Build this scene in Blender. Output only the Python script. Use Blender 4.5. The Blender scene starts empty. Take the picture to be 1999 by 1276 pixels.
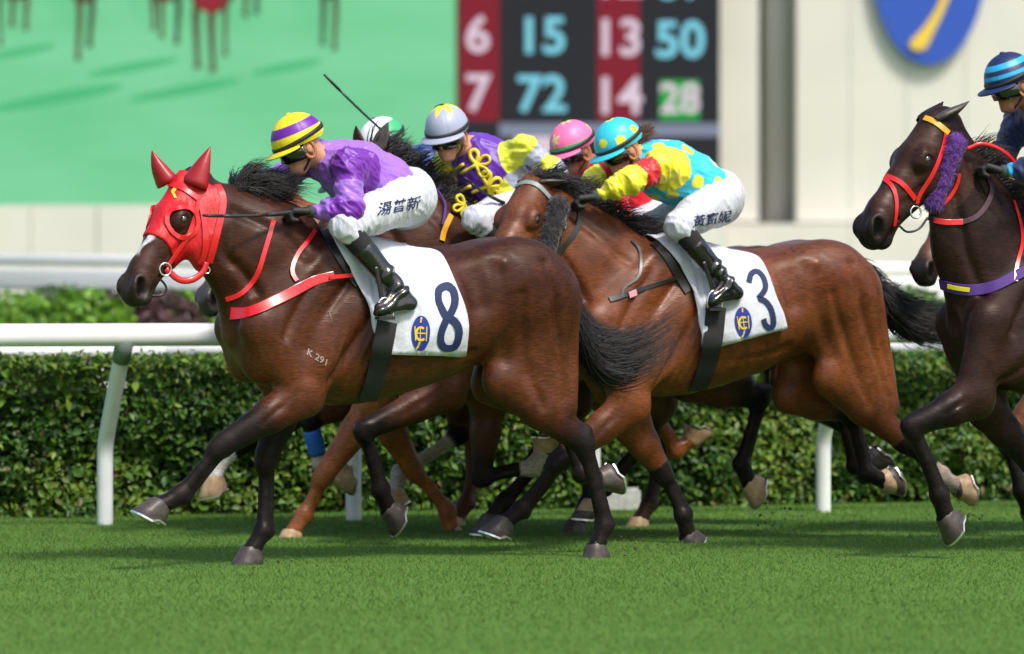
import bpy, bmesh, math, random
import numpy as np
from mathutils import Vector, Matrix
from mathutils.bvhtree import BVHTree

R = math.radians
rng = np.random.default_rng(7)
random.seed(7)
scn = bpy.context.scene

# ------------------------------------------------------------------ camera, sky, sun, exposure
F, CX, VH, HC = 8800.0, 1000.0, 568.0, 1.33      # focal length in photo pixels, principal column, horizon row, eye height
cam_d = bpy.data.cameras.new('camera')
cam = bpy.data.objects.new('camera', cam_d)
scn.collection.objects.link(cam)
cam.location = (0, 0, HC)
cam.rotation_euler = (R(90), 0, 0)
cam_d.sensor_width = 36
cam_d.lens = 36 * F / 2000
cam_d.shift_y = -(638 - VH) / 2000
cam_d.clip_end = 3000
cam_d.dof.use_dof = True
cam_d.dof.focus_distance = 22.0
cam_d.dof.aperture_fstop = 2.0
scn.camera = cam

SUN = Vector((0.40, -0.52, 0.86)).normalized()       # direction towards the sun
world = bpy.data.worlds.new('World')
scn.world = world
world.use_nodes = True
wn = world.node_tree.nodes
wl = world.node_tree.links
bg = wn['Background']
sky = wn.new('ShaderNodeTexSky')
sky.sky_type = 'NISHITA'
sky.sun_disc = False
sky.sun_elevation = math.asin(SUN.z)
sky.sun_rotation = math.atan2(SUN.x, SUN.y)
sky.air_density = 1.2
sky.dust_density = 3.0
wl.new(sky.outputs[0], bg.inputs[0])
bg.inputs[1].default_value = 0.15
sun_d = bpy.data.lights.new('sun', 'SUN')
sun_d.energy = 2.75
sun_d.angle = R(9.0)
sun_d.color = (1.0, 0.955, 0.89)
sun_o = bpy.data.objects.new('sun', sun_d)
scn.collection.objects.link(sun_o)
sun_o.location = SUN * 60
sun_o.rotation_euler = SUN.to_track_quat('Z', 'Y').to_euler()
scn.view_settings.view_transform = 'Standard'
scn.view_settings.look = 'None'
scn.view_settings.gamma = 1
scn.view_settings.use_curve_mapping = False
scn.view_settings.exposure = 0.46
scn.cycles.use_denoising = True
scn.cycles.max_bounces = 6

# ------------------------------------------------------------------ small helpers
def lin(r, g, b):
    f = lambda c: (c / 255 / 12.92) if c / 255 <= 0.04045 else ((c / 255 + 0.055) / 1.055) ** 2.4
    return (f(r), f(g), f(b))

def V3(*a):
    return np.array(a, float)

def unit(v):
    v = np.asarray(v, float)
    return v / (np.linalg.norm(v) + 1e-12)

def tag(o, label=None, cat=None, group=None, kind=None):
    if label: o['label'] = label
    if cat: o['category'] = cat
    if group: o['group'] = group
    if kind: o['kind'] = kind
    return o

def empty(name, loc=(0, 0, 0), rz=0.0, parent=None):
    o = bpy.data.objects.new(name, None)
    o.location = loc
    o.rotation_euler = (0, 0, rz)
    o.empty_display_size = 0.2
    scn.collection.objects.link(o)
    if parent: o.parent = parent
    return o

def mesh_obj(name, verts, faces, mat, parent=None, smooth=True, col=None, mats=None, fmat=None):
    me = bpy.data.meshes.new(name)
    verts = np.asarray(verts, float)
    if isinstance(faces, np.ndarray):
        n, k = faces.shape
        me.vertices.add(len(verts))
        me.vertices.foreach_set('co', verts.astype(np.float32).ravel())
        me.loops.add(n * k)
        me.polygons.add(n)
        me.loops.foreach_set('vertex_index', faces.astype(np.int32).ravel())
        me.polygons.foreach_set('loop_start', np.arange(0, n * k, k, dtype=np.int32))
        me.polygons.foreach_set('loop_total', np.full(n, k, np.int32))
        me.update(calc_edges=True)
        me.validate()
    else:
        me.from_pydata([tuple(v) for v in verts], [], [tuple(f) for f in faces])
        me.update()
    for m in (mats or [mat]):
        me.materials.append(m)
    if fmat is not None:
        me.polygons.foreach_set('material_index', np.asarray(fmat, np.int32))
    me.polygons.foreach_set('use_smooth', np.full(len(me.polygons), bool(smooth)))
    if col is not None:
        col = np.asarray(col, np.float32)
        at = me.color_attributes.new('Col', 'FLOAT_COLOR', 'POINT')
        c4 = np.ones((len(verts), 4), np.float32)
        c4[:, :3] = col
        at.data.foreach_set('color', c4.ravel())
    o = bpy.data.objects.new(name, me)
    scn.collection.objects.link(o)
    if parent: o.parent = parent
    return o

class MB:
    """collects pieces into one mesh"""
    def __init__(s):
        s.v, s.f, s.m = [], [], []
    def add(s, v, f, m=0):
        o = len(s.v)
        s.v.extend([tuple(p) for p in v])
        s.f.extend([tuple(i + o for i in q) for q in f])
        s.m.extend([m] * len(f))
        return s
    def box(s, c, d, m=0, rot=None):
        x, y, z = d[0] / 2, d[1] / 2, d[2] / 2
        v = [(-x, -y, -z), (x, -y, -z), (x, y, -z), (-x, y, -z), (-x, -y, z), (x, -y, z), (x, y, z), (-x, y, z)]
        if rot is not None: v = [tuple(rot @ Vector(p)) for p in v]
        v = [(p[0] + c[0], p[1] + c[1], p[2] + c[2]) for p in v]
        return s.add(v, [(0, 3, 2, 1), (4, 5, 6, 7), (0, 1, 5, 4), (1, 2, 6, 5), (2, 3, 7, 6), (3, 0, 4, 7)], m)
    def tube(s, pts, rad, n=10, m=0, cap=True, flat=1.0, up=(0, 0, 1)):
        v, f = tube_geo(pts, rad, n, cap, flat, up)
        return s.add(v, f, m)
    def obj(s, name, mat, parent=None, smooth=True, mats=None):
        return mesh_obj(name, s.v, s.f, mat, parent, smooth, mats=mats, fmat=s.m if mats else None)

def tube_geo(pts, rad, n=10, cap=True, flat=1.0, up=(0, 0, 1)):
    """swept tube; flat<1 squeezes it along the in-plane normal"""
    pts = [np.asarray(p, float) for p in pts]
    N = len(pts)
    if np.isscalar(rad): rad = [rad] * N
    v, f = [], []
    ref = unit(up)
    for i in range(N):
        t = unit(pts[min(i + 1, N - 1)] - pts[max(i - 1, 0)])
        if abs(np.dot(t, ref)) > 0.95: ref = unit(V3(0.3, 1, 0.2))
        b = unit(np.cross(t, ref))
        nn = unit(np.cross(b, t))
        ref = nn
        for k in range(n):
            a = 2 * math.pi * k / n
            v.append(pts[i] + rad[i] * (math.cos(a) * b + flat * math.sin(a) * nn))
    for i in range(N - 1):
        for k in range(n):
            k2 = (k + 1) % n
            f.append((i * n + k, i * n + k2, (i + 1) * n + k2, (i + 1) * n + k))
    if cap:
        f.append(tuple(range(n - 1, -1, -1)))
        f.append(tuple((N - 1) * n + k for k in range(n)))
    return v, f

def spline(pts, n=8):
    """Catmull-Rom through the points"""
    P = [np.asarray(p, float) for p in pts]
    if len(P) < 3:
        return [P[0] + (P[-1] - P[0]) * t for t in np.linspace(0, 1, n + 1)]
    Q = [2 * P[0] - P[1]] + P + [2 * P[-1] - P[-2]]
    out = []
    for i in range(1, len(Q) - 2):
        p0, p1, p2, p3 = Q[i - 1:i + 3]
        for k in range(n):
            t = k / n
            out.append(0.5 * ((2 * p1) + (-p0 + p2) * t + (2 * p0 - 5 * p1 + 4 * p2 - p3) * t * t + (-p0 + 3 * p1 - 3 * p2 + p3) * t ** 3))
    out.append(P[-1])
    return out

# value noise
_lat = np.random.default_rng(3).random((32, 32, 32)).astype(np.float32)
def vnoise(p, scale=1.0):
    p = np.asarray(p, np.float32) * scale
    i = np.floor(p).astype(int)
    t = p - i
    t = t * t * (3 - 2 * t)
    i &= 31
    j = (i + 1) & 31
    g = lambda a, b, c: _lat[a, b, c]
    x0, y0, z0 = i.T
    x1, y1, z1 = j.T
    tx, ty, tz = t.T
    c00 = g(x0, y0, z0) * (1 - tx) + g(x1, y0, z0) * tx
    c10 = g(x0, y1, z0) * (1 - tx) + g(x1, y1, z0) * tx
    c01 = g(x0, y0, z1) * (1 - tx) + g(x1, y0, z1) * tx
    c11 = g(x0, y1, z1) * (1 - tx) + g(x1, y1, z1) * tx
    return (c00 * (1 - ty) + c10 * ty) * (1 - tz) + (c01 * (1 - ty) + c11 * ty) * tz

def fbm(p, scale=1.0, n=3):
    s, a = 0, 0.5
    for k in range(n):
        s = s + a * (vnoise(np.asarray(p) + 7.3 * k, scale * 2 ** k) - 0.5)
        a *= 0.5
    return s

# ------------------------------------------------------------------ signed-distance modelling
class Field:
    """grid of signed distances; primitives are blended in one after another"""
    def __init__(s, lo, hi, h):
        s.h = h
        s.lo = np.asarray(lo, float)
        n = np.ceil((np.asarray(hi) - s.lo) / h).astype(int) + 1
        s.ax = [(s.lo[k] + h * np.arange(n[k])).astype(np.float32) for k in range(3)]
        s.d = np.full(n, 0.3, np.float32)
    def sub(s, lo, hi):
        sl = []
        for k in range(3):
            a = int(np.clip(math.floor((lo[k] - s.lo[k]) / s.h), 0, len(s.ax[k])))
            b = int(np.clip(math.ceil((hi[k] - s.lo[k]) / s.h) + 1, 0, len(s.ax[k])))
            if b <= a: return None, None
            sl.append(slice(a, b))
        X = s.ax[0][sl[0]][:, None, None]
        Y = s.ax[1][sl[1]][None, :, None]
        Z = s.ax[2][sl[2]][None, None, :]
        return tuple(sl), (X, Y, Z)
    def put(s, sl, d, k, op):
        o = s.d[sl]
        if op == '-':
            d = -d
            h = np.maximum(k - np.abs(o - d), 0) / k if k > 0 else 0
            s.d[sl] = np.maximum(o, d) + h * h * k * 0.25
        elif op == '&':
            h = np.maximum(k - np.abs(o - d), 0) / k if k > 0 else 0
            s.d[sl] = np.maximum(o, d) + h * h * k * 0.25
        else:
            h = np.maximum(k - np.abs(o - d), 0) / k if k > 0 else 0
            s.d[sl] = np.minimum(o, d) - h * h * k * 0.25
    def cone(s, a, b, ra, rb, k=0.03, w=None, sq=1.0, op='+'):
        """capsule from a to b whose radius runs ra..rb; sq scales its width along w"""
        a = np.asarray(a, float)
        b = np.asarray(b, float)
        m = max(ra, rb) * max(sq, 1.0) + k + 0.02
        sl, g = s.sub(np.minimum(a, b) - m, np.maximum(a, b) + m)
        if sl is None: return s
        X, Y, Z = [g[i] - np.float32(a[i]) for i in range(3)]
        ab = b - a
        L2 = float(ab @ ab) + 1e-9
        t = np.clip((X * ab[0] + Y * ab[1] + Z * ab[2]) / L2, 0, 1)
        X, Y, Z = X - t * ab[0], Y - t * ab[1], Z - t * ab[2]
        dd = X * X + Y * Y + Z * Z
        if w is not None and sq != 1.0:
            w = unit(w)
            q = X * w[0] + Y * w[1] + Z * w[2]
            dd = dd + q * q * (1 / sq ** 2 - 1)
        d = np.sqrt(np.maximum(dd, 1e-10)) - (ra + (rb - ra) * t)
        if sq < 1: d = d * math.sqrt(sq)
        s.put(sl, d.astype(np.float32), k, op)
        return s
    def ell(s, c, r, ax=None, k=0.03, op='+'):
        c = np.asarray(c, float)
        r = np.asarray(r, float)
        m = r.max() + k + 0.02
        sl, g = s.sub(c - m, c + m)
        if sl is None: return s
        X, Y, Z = [g[i] - np.float32(c[i]) for i in range(3)]
        if ax is None: ax = np.eye(3)
        q = [(X * a[0] + Y * a[1] + Z * a[2]) for a in ax]
        k0 = np.sqrt(sum((q[i] / r[i]) ** 2 for i in range(3)))
        k1 = np.sqrt(sum((q[i] / r[i] ** 2) ** 2 for i in range(3))) + 1e-6
        s.put(sl, (k0 * (k0 - 1) / k1).astype(np.float32), k, op)
        return s
    def func(s, lo, hi, fn, k=0.03, op='+'):
        sl, g = s.sub(lo, hi)
        if sl is None: return s
        s.put(sl, np.broadcast_to(fn(*g), s.d[sl].shape).astype(np.float32), k, op)
        return s
    def mesh(s):
        """surface nets"""
        D = s.d
        for k in range(3):                         # close the border
            D = D.copy() if k == 0 else D
            idx = [slice(None)] * 3
            for e in (0, -1):
                idx[k] = e
                D[tuple(idx)] = np.maximum(D[tuple(idx)], 0.01)
        S = D < 0
        n = np.array(D.shape) - 1
        cnt = np.zeros(n, np.int8)
        offs = [(i, j, k) for i in (0, 1) for j in (0, 1) for k in (0, 1)]
        for (i, j, k) in offs:
            cnt += S[i:i + n[0], j:j + n[1], k:k + n[2]]
        cells = np.argwhere((cnt > 0) & (cnt < 8))
        if len(cells) == 0: return np.zeros((0, 3)), np.zeros((0, 4), int)
        idm = np.full(n, -1, np.int32)
        idm[cells[:, 0], cells[:, 1], cells[:, 2]] = np.arange(len(cells))
        cv = np.stack([D[cells[:, 0] + i, cells[:, 1] + j, cells[:, 2] + k] for (i, j, k) in offs], 1)
        acc = np.zeros((len(cells), 3))
        num = np.zeros(len(cells))
        for a in range(8):
            for b in range(a + 1, 8):
                oa, ob = np.array(offs[a]), np.array(offs[b])
                if np.abs(oa - ob).sum() != 1: continue
                va, vb = cv[:, a], cv[:, b]
                m = (va < 0) != (vb < 0)
                t = va[m] / (va[m] - vb[m])
                acc[m] += oa + t[:, None] * (ob - oa)
                num[m] += 1
        V = s.lo + s.h * (cells + acc / num[:, None])
        quads = []
        for ax in range(3):
            o1, o2 = (ax + 1) % 3, (ax + 2) % 3
            A = [slice(None)] * 3
            B = [slice(None)] * 3
            A[ax] = slice(0, -1)
            B[ax] = slice(1, None)
            ch = S[tuple(A)] != S[tuple(B)]
            e = np.argwhere(ch)
            e = e[(e[:, o1] > 0) & (e[:, o2] > 0) & (e[:, o1] < n[o1]) & (e[:, o2] < n[o2])]
            if not len(e): continue
            d1 = np.zeros(3, int)
            d1[o1] = 1
            d2 = np.zeros(3, int)
            d2[o2] = 1
            g = lambda c: idm[c[:, 0], c[:, 1], c[:, 2]]
            q = np.stack([g(e - d1 - d2), g(e - d2), g(e), g(e - d1)], 1)
            ins = S[e[:, 0], e[:, 1], e[:, 2]]
            q[~ins] = q[~ins][:, ::-1]
            quads.append(q)
        Q = np.concatenate(quads)
        return V, Q[(Q >= 0).all(1)]

def relax(V, Q, it=2, lam=0.5):
    """Laplacian smoothing on quads"""
    V = V.copy()
    E = np.concatenate([Q[:, [0, 1]], Q[:, [1, 2]], Q[:, [2, 3]], Q[:, [3, 0]]])
    cnt = np.bincount(E[:, 0], minlength=len(V)) + np.bincount(E[:, 1], minlength=len(V))
    for _ in range(it):
        acc = np.zeros_like(V)
        for k in range(3):
            acc[:, k] = np.bincount(E[:, 0], V[E[:, 1], k], len(V)) + np.bincount(E[:, 1], V[E[:, 0], k], len(V))
        V = V + lam * (acc / np.maximum(cnt, 1)[:, None] - V)
    return V

def vnormals(V, Q):
    fn = np.cross(V[Q[:, 2]] - V[Q[:, 0]], V[Q[:, 3]] - V[Q[:, 1]])
    N = np.zeros_like(V)
    for c in range(4):
        for k in range(3):
            N[:, k] += np.bincount(Q[:, c], fn[:, k], len(V))
    return N / (np.linalg.norm(N, axis=1)[:, None] + 1e-12)

def seg_dist(P, a, b):
    a = np.asarray(a, float)
    b = np.asarray(b, float)
    t = np.clip(((P - a) @ (b - a)) / ((b - a) @ (b - a) + 1e-9), 0, 1)
    return np.linalg.norm(P - a - t[:, None] * (b - a), axis=1), t

def sstep(x, a, b):
    t = np.clip((x - a) / (b - a), 0, 1)
    return t * t * (3 - 2 * t)

# ------------------------------------------------------------------ frames: where a photo pixel lands on a thing's own planes
class Frame:
    def __init__(s, u, D, yaw):
        s.o = V3((u - CX) / F * D, D, 0)
        s.yaw = R(yaw)
        s.c, s.s = math.cos(s.yaw), math.sin(s.yaw)
    def loc(s, w):
        x, y, z = w[0] - s.o[0], w[1] - s.o[1], w[2]
        return V3(s.c * x + s.s * y, -s.s * x + s.c * y, z)
    def ray(s, u, v):
        d = V3((u - CX) / F, 1, -(v - VH) / F)
        return s.loc((0, 0, HC)), V3(s.c * d[0] + s.s * d[1], -s.s * d[0] + s.c * d[1], d[2])
    def P(s, u, v, yl=0.0):
        o, d = s.ray(u, v)
        t = (yl - o[1]) / d[1]
        return o + d * t
    def hit(s, bvh, u, v):
        o, d = s.ray(u, v)
        h = bvh.ray_cast(Vector(o), Vector(d))
        return (None, None) if h[0] is None else (np.array(h[0]), np.array(h[1]))
    def pix(s, p):
        w = V3(s.o[0] + s.c * p[0] - s.s * p[1], s.o[1] + s.s * p[0] + s.c * p[1], p[2])
        return (CX + F * w[0] / w[1], VH - F * (w[2] - HC) / w[1])

def at(u, v, D):
    return V3((u - CX) / F * D, D, HC - (v - VH) / F * D)

# ------------------------------------------------------------------ materials
def new_mat(name):
    m = bpy.data.materials.new(name)
    m.use_nodes = True
    nt = m.node_tree
    return m, nt, nt.nodes['Principled BSDF']

def node(nt, t, **kw):
    n = nt.nodes.new(t)
    for k, v in kw.items():
        if k in n.inputs: n.inputs[k].default_value = v
        else: setattr(n, k, v)
    return n

def noise_bump(nt, bs, scale, strength, dist=0.01, detail=4, stretch=None, typ='noise'):
    tc = node(nt, 'ShaderNodeTexCoord')
    mp = node(nt, 'ShaderNodeMapping')
    if stretch: mp.inputs['Scale'].default_value = stretch
    nt.links.new(tc.outputs['Object'], mp.inputs[0])
    nz = node(nt, 'ShaderNodeTexNoise', Scale=scale, Detail=detail)
    nt.links.new(mp.outputs[0], nz.inputs['Vector'])
    bp = node(nt, 'ShaderNodeBump', Strength=strength, Distance=dist)
    nt.links.new(nz.outputs[0], bp.inputs['Height'])
    nt.links.new(bp.outputs[0], bs.inputs['Normal'])
    return nz, bp

def simple_mat(name, col, rough=0.5, metal=0.0, spec=0.5, bump=None, var=0.0, vscale=8, coat=0.0, sheen=0.0, attr=False, sub=0.0, stretch=None):
    m, nt, bs = new_mat(name)
    bs.inputs['Roughness'].default_value = rough
    bs.inputs['Metallic'].default_value = metal
    bs.inputs['Specular IOR Level'].default_value = spec
    bs.inputs['Coat Weight'].default_value = coat
    bs.inputs['Coat Roughness'].default_value = 0.15
    if sheen:
        bs.inputs['Sheen Weight'].default_value = sheen
        bs.inputs['Sheen Roughness'].default_value = 0.4
    if col: bs.inputs['Base Color'].default_value = (*col, 1)
    src = None
    if attr:
        a = node(nt, 'ShaderNodeVertexColor')
        a.layer_name = 'Col'
        src = a.outputs[0]
    if var:
        tc = node(nt, 'ShaderNodeTexCoord')
        nz = node(nt, 'ShaderNodeTexNoise', Scale=vscale, Detail=5)
        nt.links.new(tc.outputs['Object'], nz.inputs['Vector'])
        mr = node(nt, 'ShaderNodeMapRange')
        mr.inputs[1].default_value = 0.3
        mr.inputs[2].default_value = 0.7
        mr.inputs[3].default_value = 1 - var
        mr.inputs[4].default_value = 1 + var
        nt.links.new(nz.outputs[0], mr.inputs[0])
        mx = node(nt, 'ShaderNodeMix', data_type='RGBA', blend_type='MULTIPLY')
        mx.inputs[0].default_value = 1
        if src: nt.links.new(src, mx.inputs[6])
        else: mx.inputs[6].default_value = (*col, 1)
        nt.links.new(mr.outputs[0], mx.inputs[7])
        src = mx.outputs[2]
    if src: nt.links.new(src, bs.inputs['Base Color'])
    if bump: noise_bump(nt, bs, *bump, stretch=stretch)
    return m

def emit_mat(name, col, strength):
    m, nt, bs = new_mat(name)
    bs.inputs['Base Color'].default_value = (0.0, 0.0, 0.0, 1)
    bs.inputs['Roughness'].default_value = 0.9
    bs.inputs['Specular IOR Level'].default_value = 0.0
    bs.inputs['Emission Color'].default_value = (*col, 1)
    bs.inputs['Emission Strength'].default_value = strength * EM
    return m

EM = 2 ** -scn.view_settings.exposure                # lit panels keep their photographed brightness
M = {}

def text_mesh(s, size=1.0, bold=0.0):
    cu = bpy.data.curves.new('txt', 'FONT')
    cu.body = s
    cu.size = size
    cu.align_x = 'CENTER'
    cu.align_y = 'CENTER'
    cu.offset = bold
    cu.resolution_u = 4
    o = bpy.data.objects.new('txt', cu)
    scn.collection.objects.link(o)
    dg = bpy.context.evaluated_depsgraph_get()
    me = bpy.data.meshes.new_from_object(o.evaluated_get(dg))
    v = np.array([tuple(p.co) for p in me.vertices]) if len(me.vertices) else np.zeros((0, 3))
    bm = bmesh.new()
    bm.from_mesh(me)
    bmesh.ops.triangulate(bm, faces=bm.faces[:])
    f = [tuple(q.index for q in p.verts) for p in bm.faces]
    bm.free()
    bpy.data.objects.remove(o)
    bpy.data.curves.remove(cu)
    bpy.data.meshes.remove(me)
    return v, f

# ------------------------------------------------------------------ setting
def turf_mat():
    m, nt, bs = new_mat('turf_ground')
    tc = node(nt, 'ShaderNodeTexCoord')
    mp = node(nt, 'ShaderNodeMapping')
    mp.inputs['Scale'].default_value = (0.25, 1.0, 1)
    nt.links.new(tc.outputs['Object'], mp.inputs[0])
    n1 = node(nt, 'ShaderNodeTexNoise', Scale=1.6, Detail=6, Roughness=0.65)
    nt.links.new(mp.outputs[0], n1.inputs['Vector'])
    cr = node(nt, 'ShaderNodeValToRGB')
    cr.color_ramp.elements[0].position = 0.3
    cr.color_ramp.elements[0].color = (0.074, 0.156, 0.024, 1)
    cr.color_ramp.elements[1].position = 0.72
    cr.color_ramp.elements[1].color = (0.100, 0.195, 0.032, 1)
    nt.links.new(n1.outputs[0], cr.inputs[0])
    nt.links.new(cr.outputs[0], bs.inputs['Base Color'])
    bs.inputs['Roughness'].default_value = 0.9
    bs.inputs['Specular IOR Level'].default_value = 0.15
    noise_bump(nt, bs, 90, 0.5, 0.02)
    return m
tag(mesh_obj('turf', [(-600, -30, 0), (600, -30, 0), (600, 1500, 0), (-600, 1500, 0)], [(0, 1, 2, 3)], turf_mat(), smooth=False), kind='structure')

def leaf_mat(name, rough=0.45, trans=0.25):
    m, nt, bs = new_mat(name)
    a = node(nt, 'ShaderNodeVertexColor')
    a.layer_name = 'Col'
    nt.links.new(a.outputs[0], bs.inputs['Base Color'])
    bs.inputs['Roughness'].default_value = rough
    bs.inputs['Specular IOR Level'].default_value = 0.3
    tr = node(nt, 'ShaderNodeBsdfTranslucent')
    nt.links.new(a.outputs[0], tr.inputs[0])
    mx = node(nt, 'ShaderNodeMixShader')
    mx.inputs[0].default_value = trans
    out = [n for n in nt.nodes if n.type == 'OUTPUT_MATERIAL'][0]
    nt.links.new(bs.outputs[0], mx.inputs[1])
    nt.links.new(tr.outputs[0], mx.inputs[2])
    nt.links.new(mx.outputs[0], out.inputs[0])
    return m
M['grass'] = leaf_mat('grass_blade', 0.6, 0.3)
M['leaf'] = leaf_mat('hedge_leaf', 0.42, 0.25)

def grass():
    r = np.random.default_rng(11)
    n = 210000
    y = 15.0 + 13.6 * r.random(n) ** 0.92
    x = (r.random(n) * 2 - 1) * (y * 0.1136 * 1.25 + 0.5)
    h = 0.011 + 0.012 * r.random(n)
    base = np.stack([x, y, np.full(n, -0.003)], 1)
    patch = fbm(np.stack([x * 0.35, y * 1.1, x * 0], 1), 1.3, 3)
    h = h * (1 + 0.8 * patch)
    a = r.random(n) * 6.283
    w = 0.0022 + 0.0014 * r.random(n)
    dx = np.stack([np.cos(a), np.sin(a), a * 0], 1) * w[:, None]
    lean = np.stack([r.normal(0.0, 0.7, n), r.normal(0, 0.5, n), np.ones(n)], 1)
    tip = base + lean * h[:, None]
    V = np.stack([base - dx, base + dx, tip], 1).reshape(-1, 3)
    Fc = np.arange(3 * n).reshape(-1, 3)
    c0, c1, c2 = np.array((0.078, 0.165, 0.026)), np.array((0.104, 0.204, 0.034)), np.array((0.20, 0.24, 0.07))
    t = np.clip(0.5 + 1.5 * patch + r.normal(0, 0.06, n), 0, 1)[:, None]
    c = c0 * (1 - t) + c1 * t
    dry = (r.random(n) < 0.012)[:, None]
    c = np.where(dry, c2, c)
    col = np.repeat(c, 3, 0)
    o = mesh_obj('grass', V, Fc, M['grass'], None, False, col)
    tag(o, 'short mown green turf of the race track', 'grass', kind='stuff')
grass()

# ---- running rail with goose-neck posts, parallel to the track
M['white_rail'] = simple_mat('white_plastic_rail', (0.80, 0.80, 0.80), 0.35, spec=0.5, var=0.04, vscale=3)
M['bracket'] = simple_mat('grey_green_bracket', (0.16, 0.20, 0.18), 0.5)
M['post_white'] = simple_mat('white_post', (0.70, 0.72, 0.72), 0.4, var=0.06, vscale=6)
def groundpt(u, D): return V3((u - CX) / F * D, D, 0)
RA, RB = groundpt(205, 25.65), groundpt(1608, 27.15)
rd = unit(RB - RA)
rn = unit(np.cross(rd, V3(0, 0, 1)))
if rn[1] > 0: rn = -rn                              # towards the track
sp_ = np.linalg.norm(RB - RA) / 3
rail = empty('running_rail', tuple(RA))
tag(rail, 'white running rail on goose-neck posts beside the hedge', 'rail')
RO = 0.44
zc = 1.085
for i in range(-3, 8):
    a = RA + rd * sp_ * i - RA
    b1 = a + V3(0, 0, 0.46)
    top = a + rn * RO * 0.97 + V3(0, 0, zc - 0.05)
    pts = spline([a + V3(0, 0, -0.05), a + V3(0, 0, 0.30), b1 + rn * 0.015, b1 + rn * 0.12 + V3(0, 0, 0.16), top], 5)
    v, f = tube_geo(pts, 0.046, 14, True, 1.0, rd)
    mesh_obj('post', v, f, M['post_white'], rail)
    v, f = tube_geo([top - (top - b1) * 0.16, top + (top - b1) * 0.06], 0.052, 14, True, 1.0, rd)
    mesh_obj('bracket', v, f, M['bracket'], rail)
seg = [-4.6, -1.62, 1.38, 4.38, 7.5]
prof = [(0.052 * math.cos(t), 0.064 * math.sin(t)) for t in np.linspace(0, 2 * math.pi, 25)[:-1]]
for k in range(4):
    v, f = [], []
    s0, s1 = seg[k] * sp_ + 0.003, seg[k + 1] * sp_ - 0.003
    for s in (s0, s0 + 0.01, s1 - 0.01, s1):
        q = 0.97 if s in (s0, s1) else 1.0
        for (py, pz) in prof: v.append(rd * s + rn * (RO + py * q) + V3(0, 0, zc + pz * q))
    n = len(prof)
    for i in range(3):
        for j in range(n): f.append((i * n + j, i * n + (j + 1) % n, (i + 1) * n + (j + 1) % n, (i + 1) * n + j))
    f += [tuple(range(n - 1, -1, -1)), tuple(3 * n + j for j in range(n))]
    mesh_obj('rail_tube', v, f, M['white_rail'], rail)

# ---- clipped hedge behind the rail
M['hedge_core'] = simple_mat('hedge_twigs', (0.012, 0.016, 0.008), 0.95, bump=(30, 0.8, 0.05))
HB = RA - rn * 0.62                                  # foot of the front face
hedge = empty('hedge', tuple(HB))
tag(hedge, 'long clipped green hedge behind the running rail', 'hedge')
Lh0, Lh1, dep, top = -2.4, 7.6, 1.0, 0.905
def hedge_core():
    v, f = [], []
    nx = 60
    for i in range(nx + 1):
        s = Lh0 + (Lh1 - Lh0) * i / nx
        for (d, z) in ((0.42, 0.0), (0.38, 0.45), (0.36, top - 0.2), (0.42, top - 0.16), (dep - 0.1, top - 0.16), (dep, 0.5), (dep, 0.0)):
            j = 0.03 * (vnoise(np.array([[s * 3, d * 5, z * 5]]), 1.0)[0] - 0.5)
            v.append(rd * s - rn * (d + j) + V3(0, 0, z))
    for i in range(nx):
        for q in range(6): f.append((i * 7 + q, i * 7 + q + 1, (i + 1) * 7 + q + 1, (i + 1) * 7 + q))
    mesh_obj('twig_mass', v, f, M['hedge_core'], hedge)
hedge_core()
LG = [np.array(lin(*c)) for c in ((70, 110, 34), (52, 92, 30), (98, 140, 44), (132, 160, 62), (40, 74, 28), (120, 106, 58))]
def leaves(n, seed, size=0.056):
    r = np.random.default_rng(seed)
    s = Lh0 + (Lh1 - Lh0) * r.random(n)
    which = r.random(n)
    z = np.where(which < 0.70, 0.0 + top * r.random(n) ** 0.9, top + 0.02 * r.normal(0, 1, n))
    lump = 0.20 * (vnoise(np.stack([s * 2.6, z * 3.4, z * 0], 1), 1.0) - 0.5) + 0.10 * (vnoise(np.stack([s * 7, z * 8, z * 0], 1), 1.0) - 0.5) + 0.16 * np.clip(1 - z / top, 0, 1)
    d = np.where(which < 0.70, 0.10 + lump + 0.14 * r.random(n) ** 1.5, dep * r.random(n))
    z = z + np.where(which < 0.70, 0.0, 0.05 * (vnoise(np.stack([s * 4, d * 4, d * 0], 1), 1.0) - 0.5))
    c = rd[None] * s[:, None] - rn[None] * d[:, None] + np.stack([z * 0, z * 0, z], 1)
    nrm = np.where((which < 0.70)[:, None], rn[None] + r.normal(0, 0.55, (n, 3)) + np.array([0, 0, 0.45]), np.array([0, 0, 1.0]) + r.normal(0, 0.5, (n, 3)))
    nrm /= np.linalg.norm(nrm, axis=1)[:, None]
    ax = r.normal(0, 1, (n, 3)) + np.array([0, 0, -0.5])
    ax -= nrm * (ax * nrm).sum(1)[:, None]
    ax /= np.linalg.norm(ax, axis=1)[:, None]
    bx = np.cross(nrm, ax)
    sz = size * (0.6 + 0.7 * r.random(n))
    tone = vnoise(np.stack([s * 3, d * 3, z * 4], 1), 1.0)
    ci = np.clip((tone * 3.6 + r.random(n) * 2.0 - 0.6).astype(int), 0, 4)
    ci = np.where(r.random(n) < 0.03, 5, ci)
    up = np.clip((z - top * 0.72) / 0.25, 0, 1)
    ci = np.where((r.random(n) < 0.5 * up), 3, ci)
    return c, nrm, ax, bx, sz, np.array(LG)[ci] * (0.40 + 0.42 * r.random(n))[:, None]
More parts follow.
